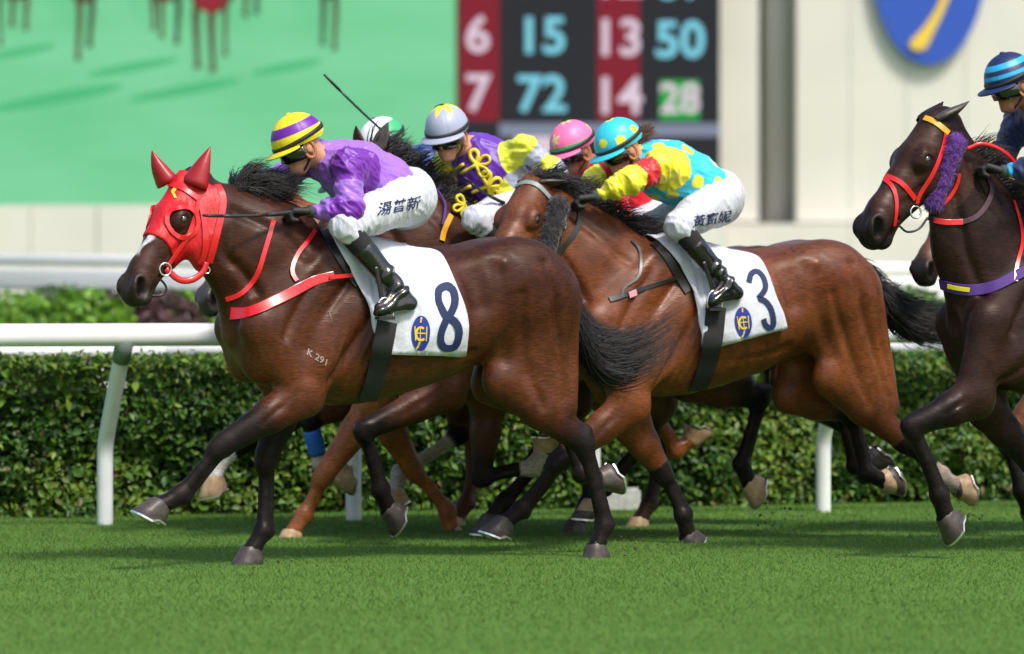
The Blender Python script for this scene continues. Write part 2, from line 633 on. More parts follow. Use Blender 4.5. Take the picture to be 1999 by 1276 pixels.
def leaf_mesh(c, nrm, ax, bx, sz, col):
    n = len(c)
    sz = sz[:, None]
    p = [c - ax * sz * 0.5, c + bx * sz * 0.28 + nrm * sz * 0.10, c + ax * sz * 0.5 - nrm * sz * 0.12, c - bx * sz * 0.28 + nrm * sz * 0.10, c - nrm * sz * 0.02]
    V = np.stack(p, 1).reshape(-1, 3)
    b = (np.arange(n) * 5)[:, None]
    Fc = np.concatenate([b + np.array([[0, 1, 4]]), b + np.array([[1, 2, 4]]), b + np.array([[2, 3, 4]]), b + np.array([[3, 0, 4]])])
    return V, Fc, np.repeat(col, 5, 0)
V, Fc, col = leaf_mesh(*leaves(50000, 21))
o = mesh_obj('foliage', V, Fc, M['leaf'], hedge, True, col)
o['kind'] = 'stuff'
# the larger leaves standing out of the face, one by one
lc = leaves(900, 22, 0.068)
protos = []
for k in range(6):
    v0, f0, c0 = leaf_mesh(np.zeros((1, 3)), np.array([[0, 0, 1.0]]), np.array([[1.0, 0, 0]]), np.array([[0, 1.0, 0]]), np.array([0.07]), LG[[0, 2, 3, 2, 0, 1][k]][None])
    me = mesh_obj('leaf', v0, f0, M['leaf'], hedge, True, c0)
    protos.append(me.data)
    bpy.data.objects.remove(me)
cnt = 0
for i in range(900):
    p = lc[0][i] + rn * 0.03
    wp = p + HB
    u = CX + F * wp[0] / wp[1]
    if not (-40 < u < 2040) or cnt >= 300: continue
    vpx = VH - F * (wp[2] - HC) / wp[1]
    if 300 < u < 1850 and vpx < 800: continue
    o = bpy.data.objects.new('leaf', protos[i % 6])
    scn.collection.objects.link(o)
    o.parent = hedge
    mt = Matrix((Vector(lc[2][i]), Vector(lc[3][i]), Vector(lc[1][i]))).transposed().to_4x4()
    mt.translation = Vector(p)
    s = lc[4][i] / 0.07
    o.matrix_local = mt @ Matrix.Diagonal((s, s, s, 1))
    cnt += 1

# pale edging stones at the foot of the hedge
M['stone'] = simple_mat('pale_edging_stone', (0.36, 0.37, 0.35), 0.8, var=0.2, vscale=20, bump=(40, 0.4, 0.01))
for i, (u, wpx, lab) in enumerate(((1206, 90, 'long pale edging stone below the rail behind the galloping hind hooves'),)):
    D = 26.35 + (u - 205) / 1403 * 1.5
    c = groundpt(u, D)
    w = wpx / F * D
    bm = bmesh.new()
    bmesh.ops.create_cube(bm, size=1.0)
    for vv in bm.verts: vv.co = Vector((vv.co.x * w, vv.co.y * 0.09, vv.co.z * 0.15))
    bmesh.ops.bevel(bm, geom=bm.edges[:], offset=0.018, segments=2, affect='EDGES')
    for vv in bm.verts: vv.co += Vector((random.uniform(-.004, .004), random.uniform(-.004, .004), random.uniform(-.004, .004)))
    me = bpy.data.meshes.new('edging_stone')
    bm.to_mesh(me)
    bm.free()
    me.materials.append(M['stone'])
    o = bpy.data.objects.new('edging_stone', me)
    o.location = tuple(c + V3(0, 0, 0.06))
    o.rotation_euler = (0, 0, math.atan2(rd[1], rd[0]))
    scn.collection.objects.link(o)
    tag(o, lab, 'stone')

# ---- low white rail behind the hedge
low = empty('low_rail', tuple(groundpt(200, 28.6)))
tag(low, 'low white rail just behind the hedge top', 'rail')
A0 = V3(0, 0, 0)
for s0, s1 in ((-4.0, 0.4), (0.41, 4.9), (4.91, 9.5)):
    v, f = tube_geo([rd * s0 + V3(0, 0, 0.955), rd * s1 + V3(0, 0, 0.955)], 0.052, 16, True, 1.0)
    mesh_obj('rail_tube', v, f, M['white_rail'], low)
for i in range(-2, 5):
    v, f = tube_geo([rd * 2.2 * i, rd * 2.2 * i + V3(0, 0, 0.92)], 0.035, 10)
    mesh_obj('post', v, f, M['post_white'], low)

# ---- far white fence, two heavy bars
def bar(name, pa, pb, h, t, parent, org):
    d = unit(pb - pa)
    n = unit(np.cross(d, V3(0, 0, 1)))
    v, f = [], []
    sec = [(t / 2 * math.copysign(abs(math.cos(a)) ** 0.5, math.cos(a)), h / 2 * math.copysign(abs(math.sin(a)) ** 0.5, math.sin(a))) for a in np.linspace(0, 2 * math.pi, 25)[:-1]]
    for p in (pa, pb):
        for (a, b) in sec: v.append(p + n * a + V3(0, 0, b) - org)
    k = len(sec)
    for i in range(k): f.append((i, (i + 1) % k, k + (i + 1) % k, k + i))
    f += [tuple(range(k - 1, -1, -1)), tuple(range(k, 2 * k))]
    return mesh_obj(name, v, f, M['white_rail'], parent)
fo = groundpt(255, 40)
ff_ = empty('far_fence', tuple(fo))
tag(ff_, 'heavy white two bar fence in front of the flower beds', 'fence')
def fpt(u, v, D): return at(u, v, D)
bar('top_bar', fpt(-200, 504, 40), fpt(2200, 528, 40), 0.10, 0.09, ff_, fo)
bar('lower_bar', fpt(-200, 541, 40), fpt(2200, 566, 40), 0.195, 0.07, ff_, fo)
for u in (255, 700, 1140, 1560, 1960):
    D = 40.12
    p = groundpt(u, D)
    mb = MB()
    mb.box(p - fo + V3(0, 0, 0.75), (0.17, 0.12, 1.5))
    mb.obj('post', M['post_white'], ff_, False)

# ---- shrubs and flower clumps between
SH = [((40, 600), 38.5, 0.55, 'lime', 'bright lime shrub at the left edge under the far fence'), ((118, 600), 39.5, 0.50, 'green', 'mid green shrub left of the far fence post'),
      ((170, 612), 37.5, 0.36, 'lime', 'low lime shrub beside the purple leaved bush'), ((205, 606), 38.5, 0.40, 'purple', 'dull purple leaved shrub left of the fence post'),
      ((318, 608), 38.0, 0.38, 'purple', 'dull purple leaved shrub right of the fence post'), ((352, 604), 38.2, 0.42, 'lime', 'round lime shrub below the red hooded horse'),
      ((300, 590), 41.0, 0.55, 'green', 'darker green shrub behind the purple leaved bush'), ((420, 600), 40.0, 0.60, 'green', 'green shrub behind the dark muzzle'),
      ((-60, 600), 40.0, 0.6, 'green', 'green shrub cut by the left picture edge'), ((1770, 605), 37.0, 0.5, 'green', 'green shrub behind the flying tail'), ((1900, 605), 37.0, 0.5, 'lime', 'lime shrub behind the black horse')]
SC = dict(lime=((110, 150, 40), (86, 128, 36)), green=((58, 92, 36), (74, 104, 40)), purple=((86, 56, 62), (70, 52, 50)))
for i, ((u, v), D, rad, kind, lab) in enumerate(SH):
    r = np.random.default_rng(40 + i)
    org = groundpt(u, D)
    root = empty('shrub', tuple(org))
    tag(root, lab, 'shrub', 'shrubs in the flower bed')
    n = 2600
    cz = HC - (v - VH) / F * D
    d = r.normal(0, 1, (n, 3))
    d /= np.linalg.norm(d, axis=1)[:, None]
    rr = (0.55 + 0.45 * r.random(n) ** 0.5) * (0.8 + 0.5 * vnoise(d * 2 + 9, 1.6))
    c = d * rr[:, None] * np.array([rad, rad, rad * 0.95]) + np.array([0, 0, HC + 0.06 - rad * (1.0 if kind == 'green' else 1.1)])
    c[:, 2] = np.maximum(c[:, 2], 0.05)
    nr = d + r.normal(0, 0.5, (n, 3))
    nr /= np.linalg.norm(nr, axis=1)[:, None]
    ax = r.normal(0, 1, (n, 3))
    ax -= nr * (ax * nr).sum(1)[:, None]
    ax /= np.linalg.norm(ax, axis=1)[:, None]
    cc = np.array([lin(*q) for q in SC[kind]])[r.integers(0, 2, n)] * (0.7 + 0.6 * r.random(n))[:, None]
    V, Fc, col = leaf_mesh(c, nr, ax, np.cross(nr, ax), 0.09 * (0.6 + 0.6 * r.random(n)), cc)
    o = mesh_obj('foliage', V, Fc, M['leaf'], root, True, col)
    o['kind'] = 'stuff'
    mb = MB()
    for k in range(4):
        a = k * 1.6
        mb.tube([V3(0, 0, -0.02), V3(0.05 * math.cos(a), 0.05 * math.sin(a), cz * 0.4), V3(rad * 0.4 * math.cos(a), rad * 0.4 * math.sin(a), cz)], [0.018, 0.014, 0.006], 6)
    mb.obj('stem', M['hedge_core'], root)

# ---- stand wall, video screen, results board, round crest sign
DW = 74.0
M['wall_cream'] = simple_mat('cream_wall_panel', (0.60, 0.575, 0.52), 0.75, var=0.05, vscale=0.6)
M['wall_grey'] = simple_mat('grey_recess', (0.27, 0.27, 0.27), 0.7, var=0.1, vscale=1.0)
M['frame_dark'] = simple_mat('dark_screen_frame', (0.02, 0.02, 0.022), 0.5)
def slab(name, u0, v0, u1, v1, D, th, mat, parent, org, bev=0.0):
    a, b = at(u0, v1, D), at(u1, v0, D)
    c = (a + b) / 2 - org
    mb = MB()
    mb.box(c + V3(0, th / 2, 0), (b[0] - a[0], th, b[2] - a[2]))
    return mb.obj(name, mat, parent, False)
wo = groundpt(1000, DW)
wall = empty('grandstand_wall', tuple(wo))
tag(wall, 'cream panelled grandstand wall behind the screens', 'building')
g0 = VH + F * HC / DW
us = [-500, -260, -20, 60, 190, 330, 520, 700, 890, 1080, 1265, 1415]
for a, b in zip(us[:-1], us[1:]):
    slab('wall_panel', a + 1, 400, b - 1, g0 + 5, DW - 1.5 - 0.02 * (a % 3), 2.0, M['wall_cream'], wall, wo)
slab('wall_panel', -500, -700, 1418, 398, DW + 1.2, 0.5, M['wall_cream'], wall, wo)
slab('pier', 1405, -700, 1482, 432, DW + 0.2, 0.9, M['wall_cream'], wall, wo)
slab('recess', 1478, -700, 1560, 434, DW + 1.6, 0.4, M['wall_grey'], wall, wo)
v, f = tube_geo([at(1520, 434, DW + 1.2) - wo, at(1520, -700, DW + 1.2) - wo], 0.25, 24)
mesh_obj('column', v, f, simple_mat('grey_column', (0.46, 0.46, 0.46), 0.5), wall)
for a, b in ((1556, 1660), (1660, 1770), (1770, 1885), (1885, 2010), (2010, 2160), (2160, 2400)):
    slab('wall_panel', a + 0.6, -700, b - 0.6, 433, DW + 0.25, 0.8, M['wall_cream'], wall, wo)
for a, b in ((1415, 1660), (1660, 1900), (1900, 2150), (2150, 2400)):
    slab('plinth', a + 0.5, 436, b - 0.5, g0 + 5, DW - 0.15, 1.6, M['wall_cream'], wall, wo)

# video screen
vs = empty('video_screen', tuple(groundpt(300, DW - 1)))
tag(vs, 'giant video screen showing racehorses on bright green turf', 'screen')
so = groundpt(300, DW - 1)
def screen_mat():
    m, nt, bs = new_mat('screen_turf_picture')
    tc = node(nt, 'ShaderNodeTexCoord')
    mp = node(nt, 'ShaderNodeMapping')
    mp.inputs['Scale'].default_value = (0.25, 1, 1.0)
    mp.inputs['Rotation'].default_value = (0, 0.25, 0)
    nt.links.new(tc.outputs['Object'], mp.inputs[0])
    nz = node(nt, 'ShaderNodeTexNoise', Scale=1.1, Detail=4)
    nt.links.new(mp.outputs[0], nz.inputs['Vector'])
    cr = node(nt, 'ShaderNodeValToRGB')
    cr.color_ramp.elements[0].position = 0.3
    cr.color_ramp.elements[0].color = (*lin(98, 200, 138), 1)
    cr.color_ramp.elements[1].position = 0.7
    cr.color_ramp.elements[1].color = (*lin(124, 212, 158), 1)
    nt.links.new(nz.outputs[0], cr.inputs[0])
    bs.inputs['Base Color'].default_value = (0.01, 0.01, 0.01, 1)
    bs.inputs['Roughness'].default_value = 0.8
    nt.links.new(cr.outputs[0], bs.inputs['Emission Color'])
    bs.inputs['Emission Strength'].default_value = 0.97 * EM
    return m
slab('picture', -700, -800, 889, 408, DW - 1, 0.3, screen_mat(), vs, so)
slab('bezel', -705, 408.5, 892, 412, DW - 1.05, 0.4, simple_mat('screen_bezel', (0.45, 0.47, 0.44), 0.5), vs, so)
M['scr_brown'] = emit_mat('screen_horse_brown', lin(92, 70, 52), 1.0)
M['scr_dark'] = emit_mat('screen_horse_dark', lin(70, 64, 52), 1.0)
M['scr_shadow'] = emit_mat('screen_shadow_green', lin(86, 190, 128), 1.0)
M['scr_red'] = emit_mat('screen_red', lin(150, 52, 60), 1.0)
def flat(name, poly, D, mat, parent, org):
    pts = [at(q[0], q[1], D) - org for q in poly]
    bk = [p + V3(0, 0.01, 0) for p in pts]
    n = len(pts)
    f = [tuple(range(n)), tuple(range(2 * n - 1, n - 1, -1))] + [(i, n + i, n + (i + 1) % n, (i + 1) % n) for i in range(n)]
    return mesh_obj(name, pts + bk, f, mat, parent, False)
def leg2d(u, v0, v1, bend, w, mat, k):
    v1 = v1 - 12
    w = w * 0.8
    m = (v0 + v1) / 2
    flat('pictured_leg', [(u - w, v0), (u + w, v0), (u + w * 0.75 + bend, m), (u + w * 0.45 + bend * 0.4, v1 - 12), (u + w * 0.9 + bend * 0.4, v1), (u - w * 0.9 + bend * 0.4, v1), (u - w * 0.5 + bend * 0.3, v1 - 12), (u - w * 0.7 + bend, m)], DW - 1.03 - 0.011 * k, mat, vs, so)
for k, (u, v0, v1, b, w, m_) in enumerate(((150, -60, 128, 6, 10, 'scr_brown'), (172, -60, 104, 8, 10, 'scr_dark'), (302, -60, 70, -4, 9, 'scr_brown'), (318, -60, 86, -4, 9, 'scr_brown'), (344, -60, 96, 5, 10, 'scr_dark'),
        (388, -60, 145, -6, 12, 'scr_brown'), (418, -60, 152, -6, 12, 'scr_brown'), (440, -60, 120, 0, 8, 'scr_brown'), (630, -60, 100, 2, 9, 'scr_dark'), (652, -60, 110, 4, 9, 'scr_brown'), (22, -60, 64, 4, 9, 'scr_brown'), (50, -60, 70, 2, 9, 'scr_brown'), (2, -60, 100, -4, 7, 'scr_brown'), (478, -60, 45, 3, 9, 'scr_brown'), (500, -60, 40, 3, 9, 'scr_dark'))):
    leg2d(u, v0, v1, b, w, M[m_], k)
for (cu, cv, rx, ry, m_, k) in ((165, -85, 54, 90, 'scr_brown', 20), (322, -88, 60, 92, 'scr_brown', 21), (414, -70, 58, 96, 'scr_brown', 22), (410, -50, 40, 74, 'scr_red', 23), (640, -95, 48, 92, 'scr_dark', 24), (30, -92, 62, 92, 'scr_brown', 25), (490, -105, 48, 92, 'scr_brown', 26)):
    flat('pictured_body', [(cu + rx * math.cos(a), cv + ry * math.sin(a)) for a in np.linspace(0, 2 * math.pi, 25)[:-1]], DW - 1.03 - 0.011 * k, M[m_], vs, so)
for k, (cu, cv, rx, ry) in enumerate(((110, 190, 130, 12), (260, 130, 90, 9), (360, 175, 110, 10), (560, 130, 70, 8), (40, 100, 70, 8))):
    flat('pictured_shadow', [(cu + rx * math.cos(a) , cv + ry * math.sin(a) - 0.18 * rx * math.cos(a)) for a in np.linspace(0, 2 * math.pi, 25)[:-1]], DW - 1.012 - 0.002 * k, M['scr_shadow'], vs, so)

# results board
bo = groundpt(1150, DW - 1)
bd_ = empty('results_board', tuple(bo))
tag(bd_, 'black and dark red electronic results board with lit numbers', 'board')
M['led_black'] = emit_mat('led_black', lin(52, 53, 57), 1.0)
M['led_red'] = emit_mat('led_red', lin(134, 44, 56), 1.0)
M['led_line'] = emit_mat('led_grey_line', lin(132, 140, 160), 1.0)
M['led_cyan'] = emit_mat('led_cyan', lin(130, 214, 232), 1.0)
M['led_white'] = emit_mat('led_white', lin(224, 206, 220), 1.0)
M['led_green'] = emit_mat('led_green', lin(44, 168, 74), 1.0)
slab('panel', 893, -800, 1406, 400, DW - 0.98, 0.3, M['led_black'], bd_, bo)
slab('red_column', 895, -800, 975, 236, DW - 1.0, 0.015, M['led_red'], bd_, bo)
slab('red_column', 1166, -800, 1250, 236, DW - 1.0, 0.015, M['led_red'], bd_, bo)
slab('divider_line', 975, 240, 1405, 266, DW - 1.0, 0.015, M['led_line'], bd_, bo)
slab('green_cell', 1289, 156, 1366, 234, DW - 1.0, 0.015, M['led_green'], bd_, bo)
slab('caption_strip', 1006, 266, 1080, 300, DW - 1.0, 0.015, M['led_white'], bd_, bo)
def digits(s, u, v, hpx, mat, wide=1.0):
    vv, ff = text_mesh(s, 1.0, 0.022)
    k = hpx * 0.95 / 0.73
    pts = [at(u + p[0] * k * wide, v - p[1] * k, DW - 1.03) - bo for p in vv]
    mesh_obj('digit', pts, ff, M[mat], bd_, False)
for (a, b, c, d, v) in (('5', '34', '12', '69', -45), ('6', '15', '13', '50', 70), ('7', '72', '14', '28', 184)):
    digits(a, 933, v, 76, 'led_white')
    digits(b, 1058, v + 2, 76, 'led_cyan')
    digits(c, 1207, v + 6, 76, 'led_white')
    digits(d, 1328, v + 10, 76 if d != '28' else 62, 'led_cyan' if d != '28' else 'led_white')

# round crest sign
co = at(1815, -83, DW + 0.1)
cs_ = empty('crest_sign', tuple(co))
tag(cs_, 'oval blue crest sign with yellow horn on the cream wall', 'sign')
M['crest_blue'] = simple_mat('crest_blue', lin(40, 78, 172), 0.4)
M['crest_yellow'] = simple_mat('crest_yellow', lin(222, 186, 60), 0.4)
def disc(name, c, rx, ry, D, th, mat):
    n = 64
    f1 = [at(c[0] + rx * math.cos(a), c[1] + ry * math.sin(a), D) - co for a in np.linspace(0, 2 * math.pi, n + 1)[:-1]]
    f2 = [p + V3(0, th, 0) for p in f1]
    f = [tuple(range(n)), tuple(range(2 * n - 1, n - 1, -1))] + [(i, (i + 1) % n, n + (i + 1) % n, n + i) for i in range(n)]
    return mesh_obj(name, f1 + f2, f, mat, cs_, False)
disc('oval_plate', (1815, -83), 112, 208, DW + 0.05, 0.19, M['crest_blue'])
hp2 = [(1845, -20), (1828, 18), (1806, 50), (1784, 74), (1776, 82), (1782, 96), (1802, 98), (1812, 88), (1822, 66), (1838, 34), (1852, 0), (1862, -20)]
pts = [at(q[0], q[1], DW + 0.0) - co for q in hp2]
bk = [p + V3(0, 0.05, 0) for p in pts]
n = len(pts)
mesh_obj('horn', pts + bk, [tuple(range(n)), tuple(range(2 * n - 1, n - 1, -1))] + [(i, n + i, n + (i + 1) % n, (i + 1) % n) for i in range(n)], M['crest_yellow'], cs_, False)
# ------------------------------------------------------------------ horses
def coat_mat(name, rough=0.40):
    m, nt, bs = new_mat(name)
    L = nt.links
    a = node(nt, 'ShaderNodeVertexColor')
    a.layer_name = 'Col'
    tc = node(nt, 'ShaderNodeTexCoord')
    def tex(scale, detail, st, dist=0.0):
        mp = node(nt, 'ShaderNodeMapping')
        mp.inputs['Scale'].default_value = st
        mp.inputs['Rotation'].default_value = (0, 0.5, 0)
        L.new(tc.outputs['Object'], mp.inputs[0])
        n = node(nt, 'ShaderNodeTexNoise', Scale=scale, Detail=detail, Distortion=dist)
        L.new(mp.outputs[0], n.inputs['Vector'])
        return n.outputs[0]
    def remap(x, a0, a1, b0, b1):
        r = node(nt, 'ShaderNodeMapRange')
        for i, v in ((1, a0), (2, a1), (3, b0), (4, b1)): r.inputs[i].default_value = v
        L.new(x, r.inputs[0])
        return r.outputs[0]
    def mul(x, y):
        n = node(nt, 'ShaderNodeMath', operation='MULTIPLY')
        L.new(x, n.inputs[0]); L.new(y, n.inputs[1])
        return n.outputs[0]
    hair = tex(70.0, 4, (0.35, 1, 2.2))              # lie of the hair
    blot = tex(7.0, 6, (1, 1, 1), 0.4)               # dapples and damp patches
    fine = tex(260.0, 2, (0.5, 1, 1.6))
    tone = mul(remap(hair, 0.3, 0.7, 0.60, 1.40), remap(blot, 0.3, 0.7, 0.72, 1.22))
    mx = node(nt, 'ShaderNodeMix', data_type='RGBA', blend_type='MULTIPLY')
    mx.inputs[0].default_value = 1
    L.new(a.outputs[0], mx.inputs[6])
    L.new(tone, mx.inputs[7])
    L.new(mx.outputs[2], bs.inputs['Base Color'])
    rr = node(nt, 'ShaderNodeMath', operation='ADD')
    L.new(remap(tex(4.5, 5, (1, 1, 1), 0.8), 0.38, 0.62, rough - 0.10, rough + 0.16), rr.inputs[0])
    L.new(remap(hair, 0.3, 0.7, -0.05, 0.07), rr.inputs[1])
    L.new(rr.outputs[0], bs.inputs['Roughness'])
    lum = node(nt, 'ShaderNodeRGBToBW')
    L.new(a.outputs[0], lum.inputs[0])
    L.new(remap(lum.outputs[0], 0.008, 0.04, 0.14, 0.38), bs.inputs['Specular IOR Level'])   # dry black legs, sweaty body
    bs.inputs['Specular Tint'].default_value = (1.0, 0.86, 0.80, 1)
    bs.inputs['Anisotropic'].default_value = 0.35
    # relief: hair, then raised veins, then small muscle fibres
    b1 = node(nt, 'ShaderNodeBump', Strength=0.32, Distance=0.003)
    L.new(hair, b1.inputs['Height'])
    b0 = node(nt, 'ShaderNodeBump', Strength=0.12, Distance=0.002)
    L.new(fine, b0.inputs['Height'])
    L.new(b0.outputs[0], b1.inputs['Normal'])
    vn = tex(3.6, 2, (1, 1, 0.7), 1.6)
    s1 = node(nt, 'ShaderNodeMath', operation='SUBTRACT')
    L.new(vn, s1.inputs[0]); s1.inputs[1].default_value = 0.5
    s2 = node(nt, 'ShaderNodeMath', operation='ABSOLUTE')
    L.new(s1.outputs[0], s2.inputs[0])
    vein = mul(remap(s2.outputs[0], 0.0, 0.022, 1.0, 0.0), remap(tex(2.2, 2, (1, 1, 1)), 0.48, 0.60, 0.0, 1.0))
    b2 = node(nt, 'ShaderNodeBump', Strength=0.12, Distance=0.006)
    L.new(vein, b2.inputs['Height'])
    L.new(b1.outputs[0], b2.inputs['Normal'])
    b3 = node(nt, 'ShaderNodeBump', Strength=0.10, Distance=0.02)
    L.new(tex(11.0, 4, (0.6, 1, 1.3), 0.5), b3.inputs['Height'])
    L.new(b2.outputs[0], b3.inputs['Normal'])
    L.new(b3.outputs[0], bs.inputs['Normal'])
    return m

M['coat'] = coat_mat('horse_coat')
M['hoof'] = simple_mat('hoof_horn', lin(66, 58, 54), 0.45, var=0.35, vscale=30, bump=(60, 0.3, 0.004))
M['hoof_pale'] = simple_mat('hoof_horn_pale', lin(176, 146, 112), 0.5, var=0.3, vscale=25, bump=(60, 0.3, 0.004))
M['shoe'] = simple_mat('aluminium_shoe', (0.75, 0.75, 0.76), 0.3, 0.9)
M['eye'] = simple_mat('horse_eye', (0.006, 0.004, 0.003), 0.06, spec=0.8, coat=1.0)
M['hair'] = simple_mat('black_hair', (0.012, 0.010, 0.010), 0.42, spec=0.5, var=0.4, vscale=40)
M['hair_brown'] = simple_mat('dark_brown_hair', (0.035, 0.018, 0.012), 0.45, spec=0.5, var=0.4, vscale=40)

TX = np.array([-0.52, -0.47, -0.38, -0.22, 0.0, 0.15, 0.35, 0.55, 0.72, 0.88, 1.02, 1.13, 1.20, 1.25])
TT = np.array([1.20, 1.29, 1.36, 1.47, 1.60, 1.585, 1.535, 1.535, 1.565, 1.585, 1.555, 1.47, 1.36, 1.24])
TB = np.array([1.06, 0.97, 0.88, 0.80, 0.755, 0.765, 0.81, 0.872, 0.945, 0.99, 1.01, 1.05, 1.10, 1.20])
TW = np.array([0.06, 0.13, 0.185, 0.215, 0.235, 0.265, 0.30, 0.305, 0.285, 0.275, 0.255, 0.215, 0.15, 0.05])
TQ = np.array([2.0, 2.0, 1.8, 1.55, 1.45, 1.65, 1.9, 2.0, 2.05, 2.1, 2.1, 2.0, 2.0, 2.0])

def strands(roots, tips, mids, w0, seg=7, jit=0.01, seed=0):
    """many thin three-sided hairs as one mesh: arrays of root, middle and tip points"""
    r = np.random.default_rng(seed)
    n = len(roots)
    t = np.linspace(0, 1, seg)[None, :, None]
    mids = mids + r.normal(0, jit, mids.shape)
    C = (1 - t) ** 2 * roots[:, None] + 2 * t * (1 - t) * mids[:, None] + t * t * tips[:, None]
    wob = r.normal(0, 1, (n, 1, 3)) * jit * 0.6 * np.sin(t * math.pi * 2 + r.random((n, 1, 1)) * 6.28) * t
    C = C + wob
    T = np.gradient(C, axis=1)
    T /= np.linalg.norm(T, axis=2, keepdims=True) + 1e-9
    up = np.array([0.1, 1.0, 0.15])
    B = np.cross(T, up)
    B /= np.linalg.norm(B, axis=2, keepdims=True) + 1e-9
    N = np.cross(B, T)
    wv = (w0 * (0.6 + 0.8 * r.random((n, 1, 1)))) * np.clip(1.05 - t ** 2.2, 0.12, 1)
    ring = []
    for k in range(3):
        a = 2 * math.pi * k / 3
        ring.append(C + wv * (math.cos(a) * B + math.sin(a) * N))
    Vv = np.stack(ring, 2).reshape(-1, 3)
    base = (np.arange(n) * seg * 3)[:, None, None] + (np.arange(seg - 1) * 3)[None, :, None]
    fs = []
    for k in range(3):
        k2 = (k + 1) % 3
        fs.append(np.stack([base + k, base + k2, base + 3 + k2, base + 3 + k], -1).reshape(-1, 4))
    return Vv, np.concatenate(fs)

def hoof_geo(C, ax, toe, lat, s=1.0):
    """hoof capsule: slanted, flared wall from coronet centre C along axis ax, plus sole; also the shoe under it"""
    n = 20
    v, f = [], []
    prof = [(-0.012, 0.038, 0.0), (0.0, 0.048, 0.0), (0.012, 0.0495, 0.004), (0.045, 0.056, 0.018), (0.078, 0.063, 0.032), (0.082, 0.060, 0.033)]
    for (d, r, sh) in prof:
        for k in range(n):
            a = 2 * math.pi * k / n
            ca, sa = math.cos(a), math.sin(a)
            rr = r * (1.0 if ca > 0 else 0.88)
            dd = d * (1.0 if ca > -0.2 else 0.8)
            v.append(C + s * (ax * dd + toe * (rr * ca * 1.08 + sh * (0.6 + 0.4 * ca)) + lat * rr * sa * 0.95))
    m = len(prof)
    for i in range(m - 1):
        for k in range(n):
            k2 = (k + 1) % n
            f.append((i * n + k, i * n + k2, (i + 1) * n + k2, (i + 1) * n + k))
    f.append(tuple((m - 1) * n + k for k in range(n)))
    sv, sf = [], []
    ks = [k for k in range(n) if math.cos(2 * math.pi * k / n) > -0.85]
    ks = sorted(ks, key=lambda k: ((k + n // 2) % n))
    for k in ks:
        a = 2 * math.pi * k / n
        ca, sa = math.cos(a), math.sin(a)
        for (rr, dd) in ((0.064, 0.083), (0.064, 0.0915), (0.042, 0.0915), (0.042, 0.083)):
            d2 = dd * (1.0 if ca > -0.2 else 0.8)
            sv.append(C + s * (ax * d2 + toe * (rr * ca * 1.08 + 0.033 * (0.6 + 0.4 * ca)) + lat * rr * sa * 0.95))
    for i in range(len(ks) - 1):
        for q in range(4):
            q2 = (q + 1) % 4
            sf.append((i * 4 + q, i * 4 + q2, (i + 1) * 4 + q2, (i + 1) * 4 + q))
    sf.append((3, 2, 1, 0))
    e = (len(ks) - 1) * 4
    sf.append((e, e + 1, e + 2, e + 3))
    return v, f, sv, sf

def ear_geo(base, d, front, lat, L=0.165, wd=0.042):
    """cupped ear; d its axis, front the way the opening looks"""
    prof = [(0.0, 0.55), (0.12, 0.85), (0.3, 1.0), (0.5, 0.93), (0.68, 0.70), (0.84, 0.40), (0.95, 0.15), (1.0, 0.03)]
    v, f = [], []
    n = 12
    for (t, w) in prof:
        c = base + d * L * t + front * L * (0.10 * math.sin(t * 2.6) - 0.03)
        for k in range(n):
            a = 2 * math.pi * k / n
            y = math.cos(a) * w * wd
            z = math.sin(a) * w * wd * 0.75
            if z > 0: z = z * 0.9 - (0.9 * w * wd * 0.8 * (1 - (math.cos(a)) ** 2)) * (0.25 + 0.75 * min(1, t * 4)) * 0.9
            v.append(c + lat * y + front * z)
    for i in range(len(prof) - 1):
        for k in range(n):
            k2 = (k + 1) % n
            f.append((i * n + k, i * n + k2, (i + 1) * n + k2, (i + 1) * n + k))
    f.append(tuple((len(prof) - 1) * n + k for k in range(n)))
    return v, f

def kb0(f, b):
    return unit(f * 0.6 + b * 0.4)

class Horse:
    pass

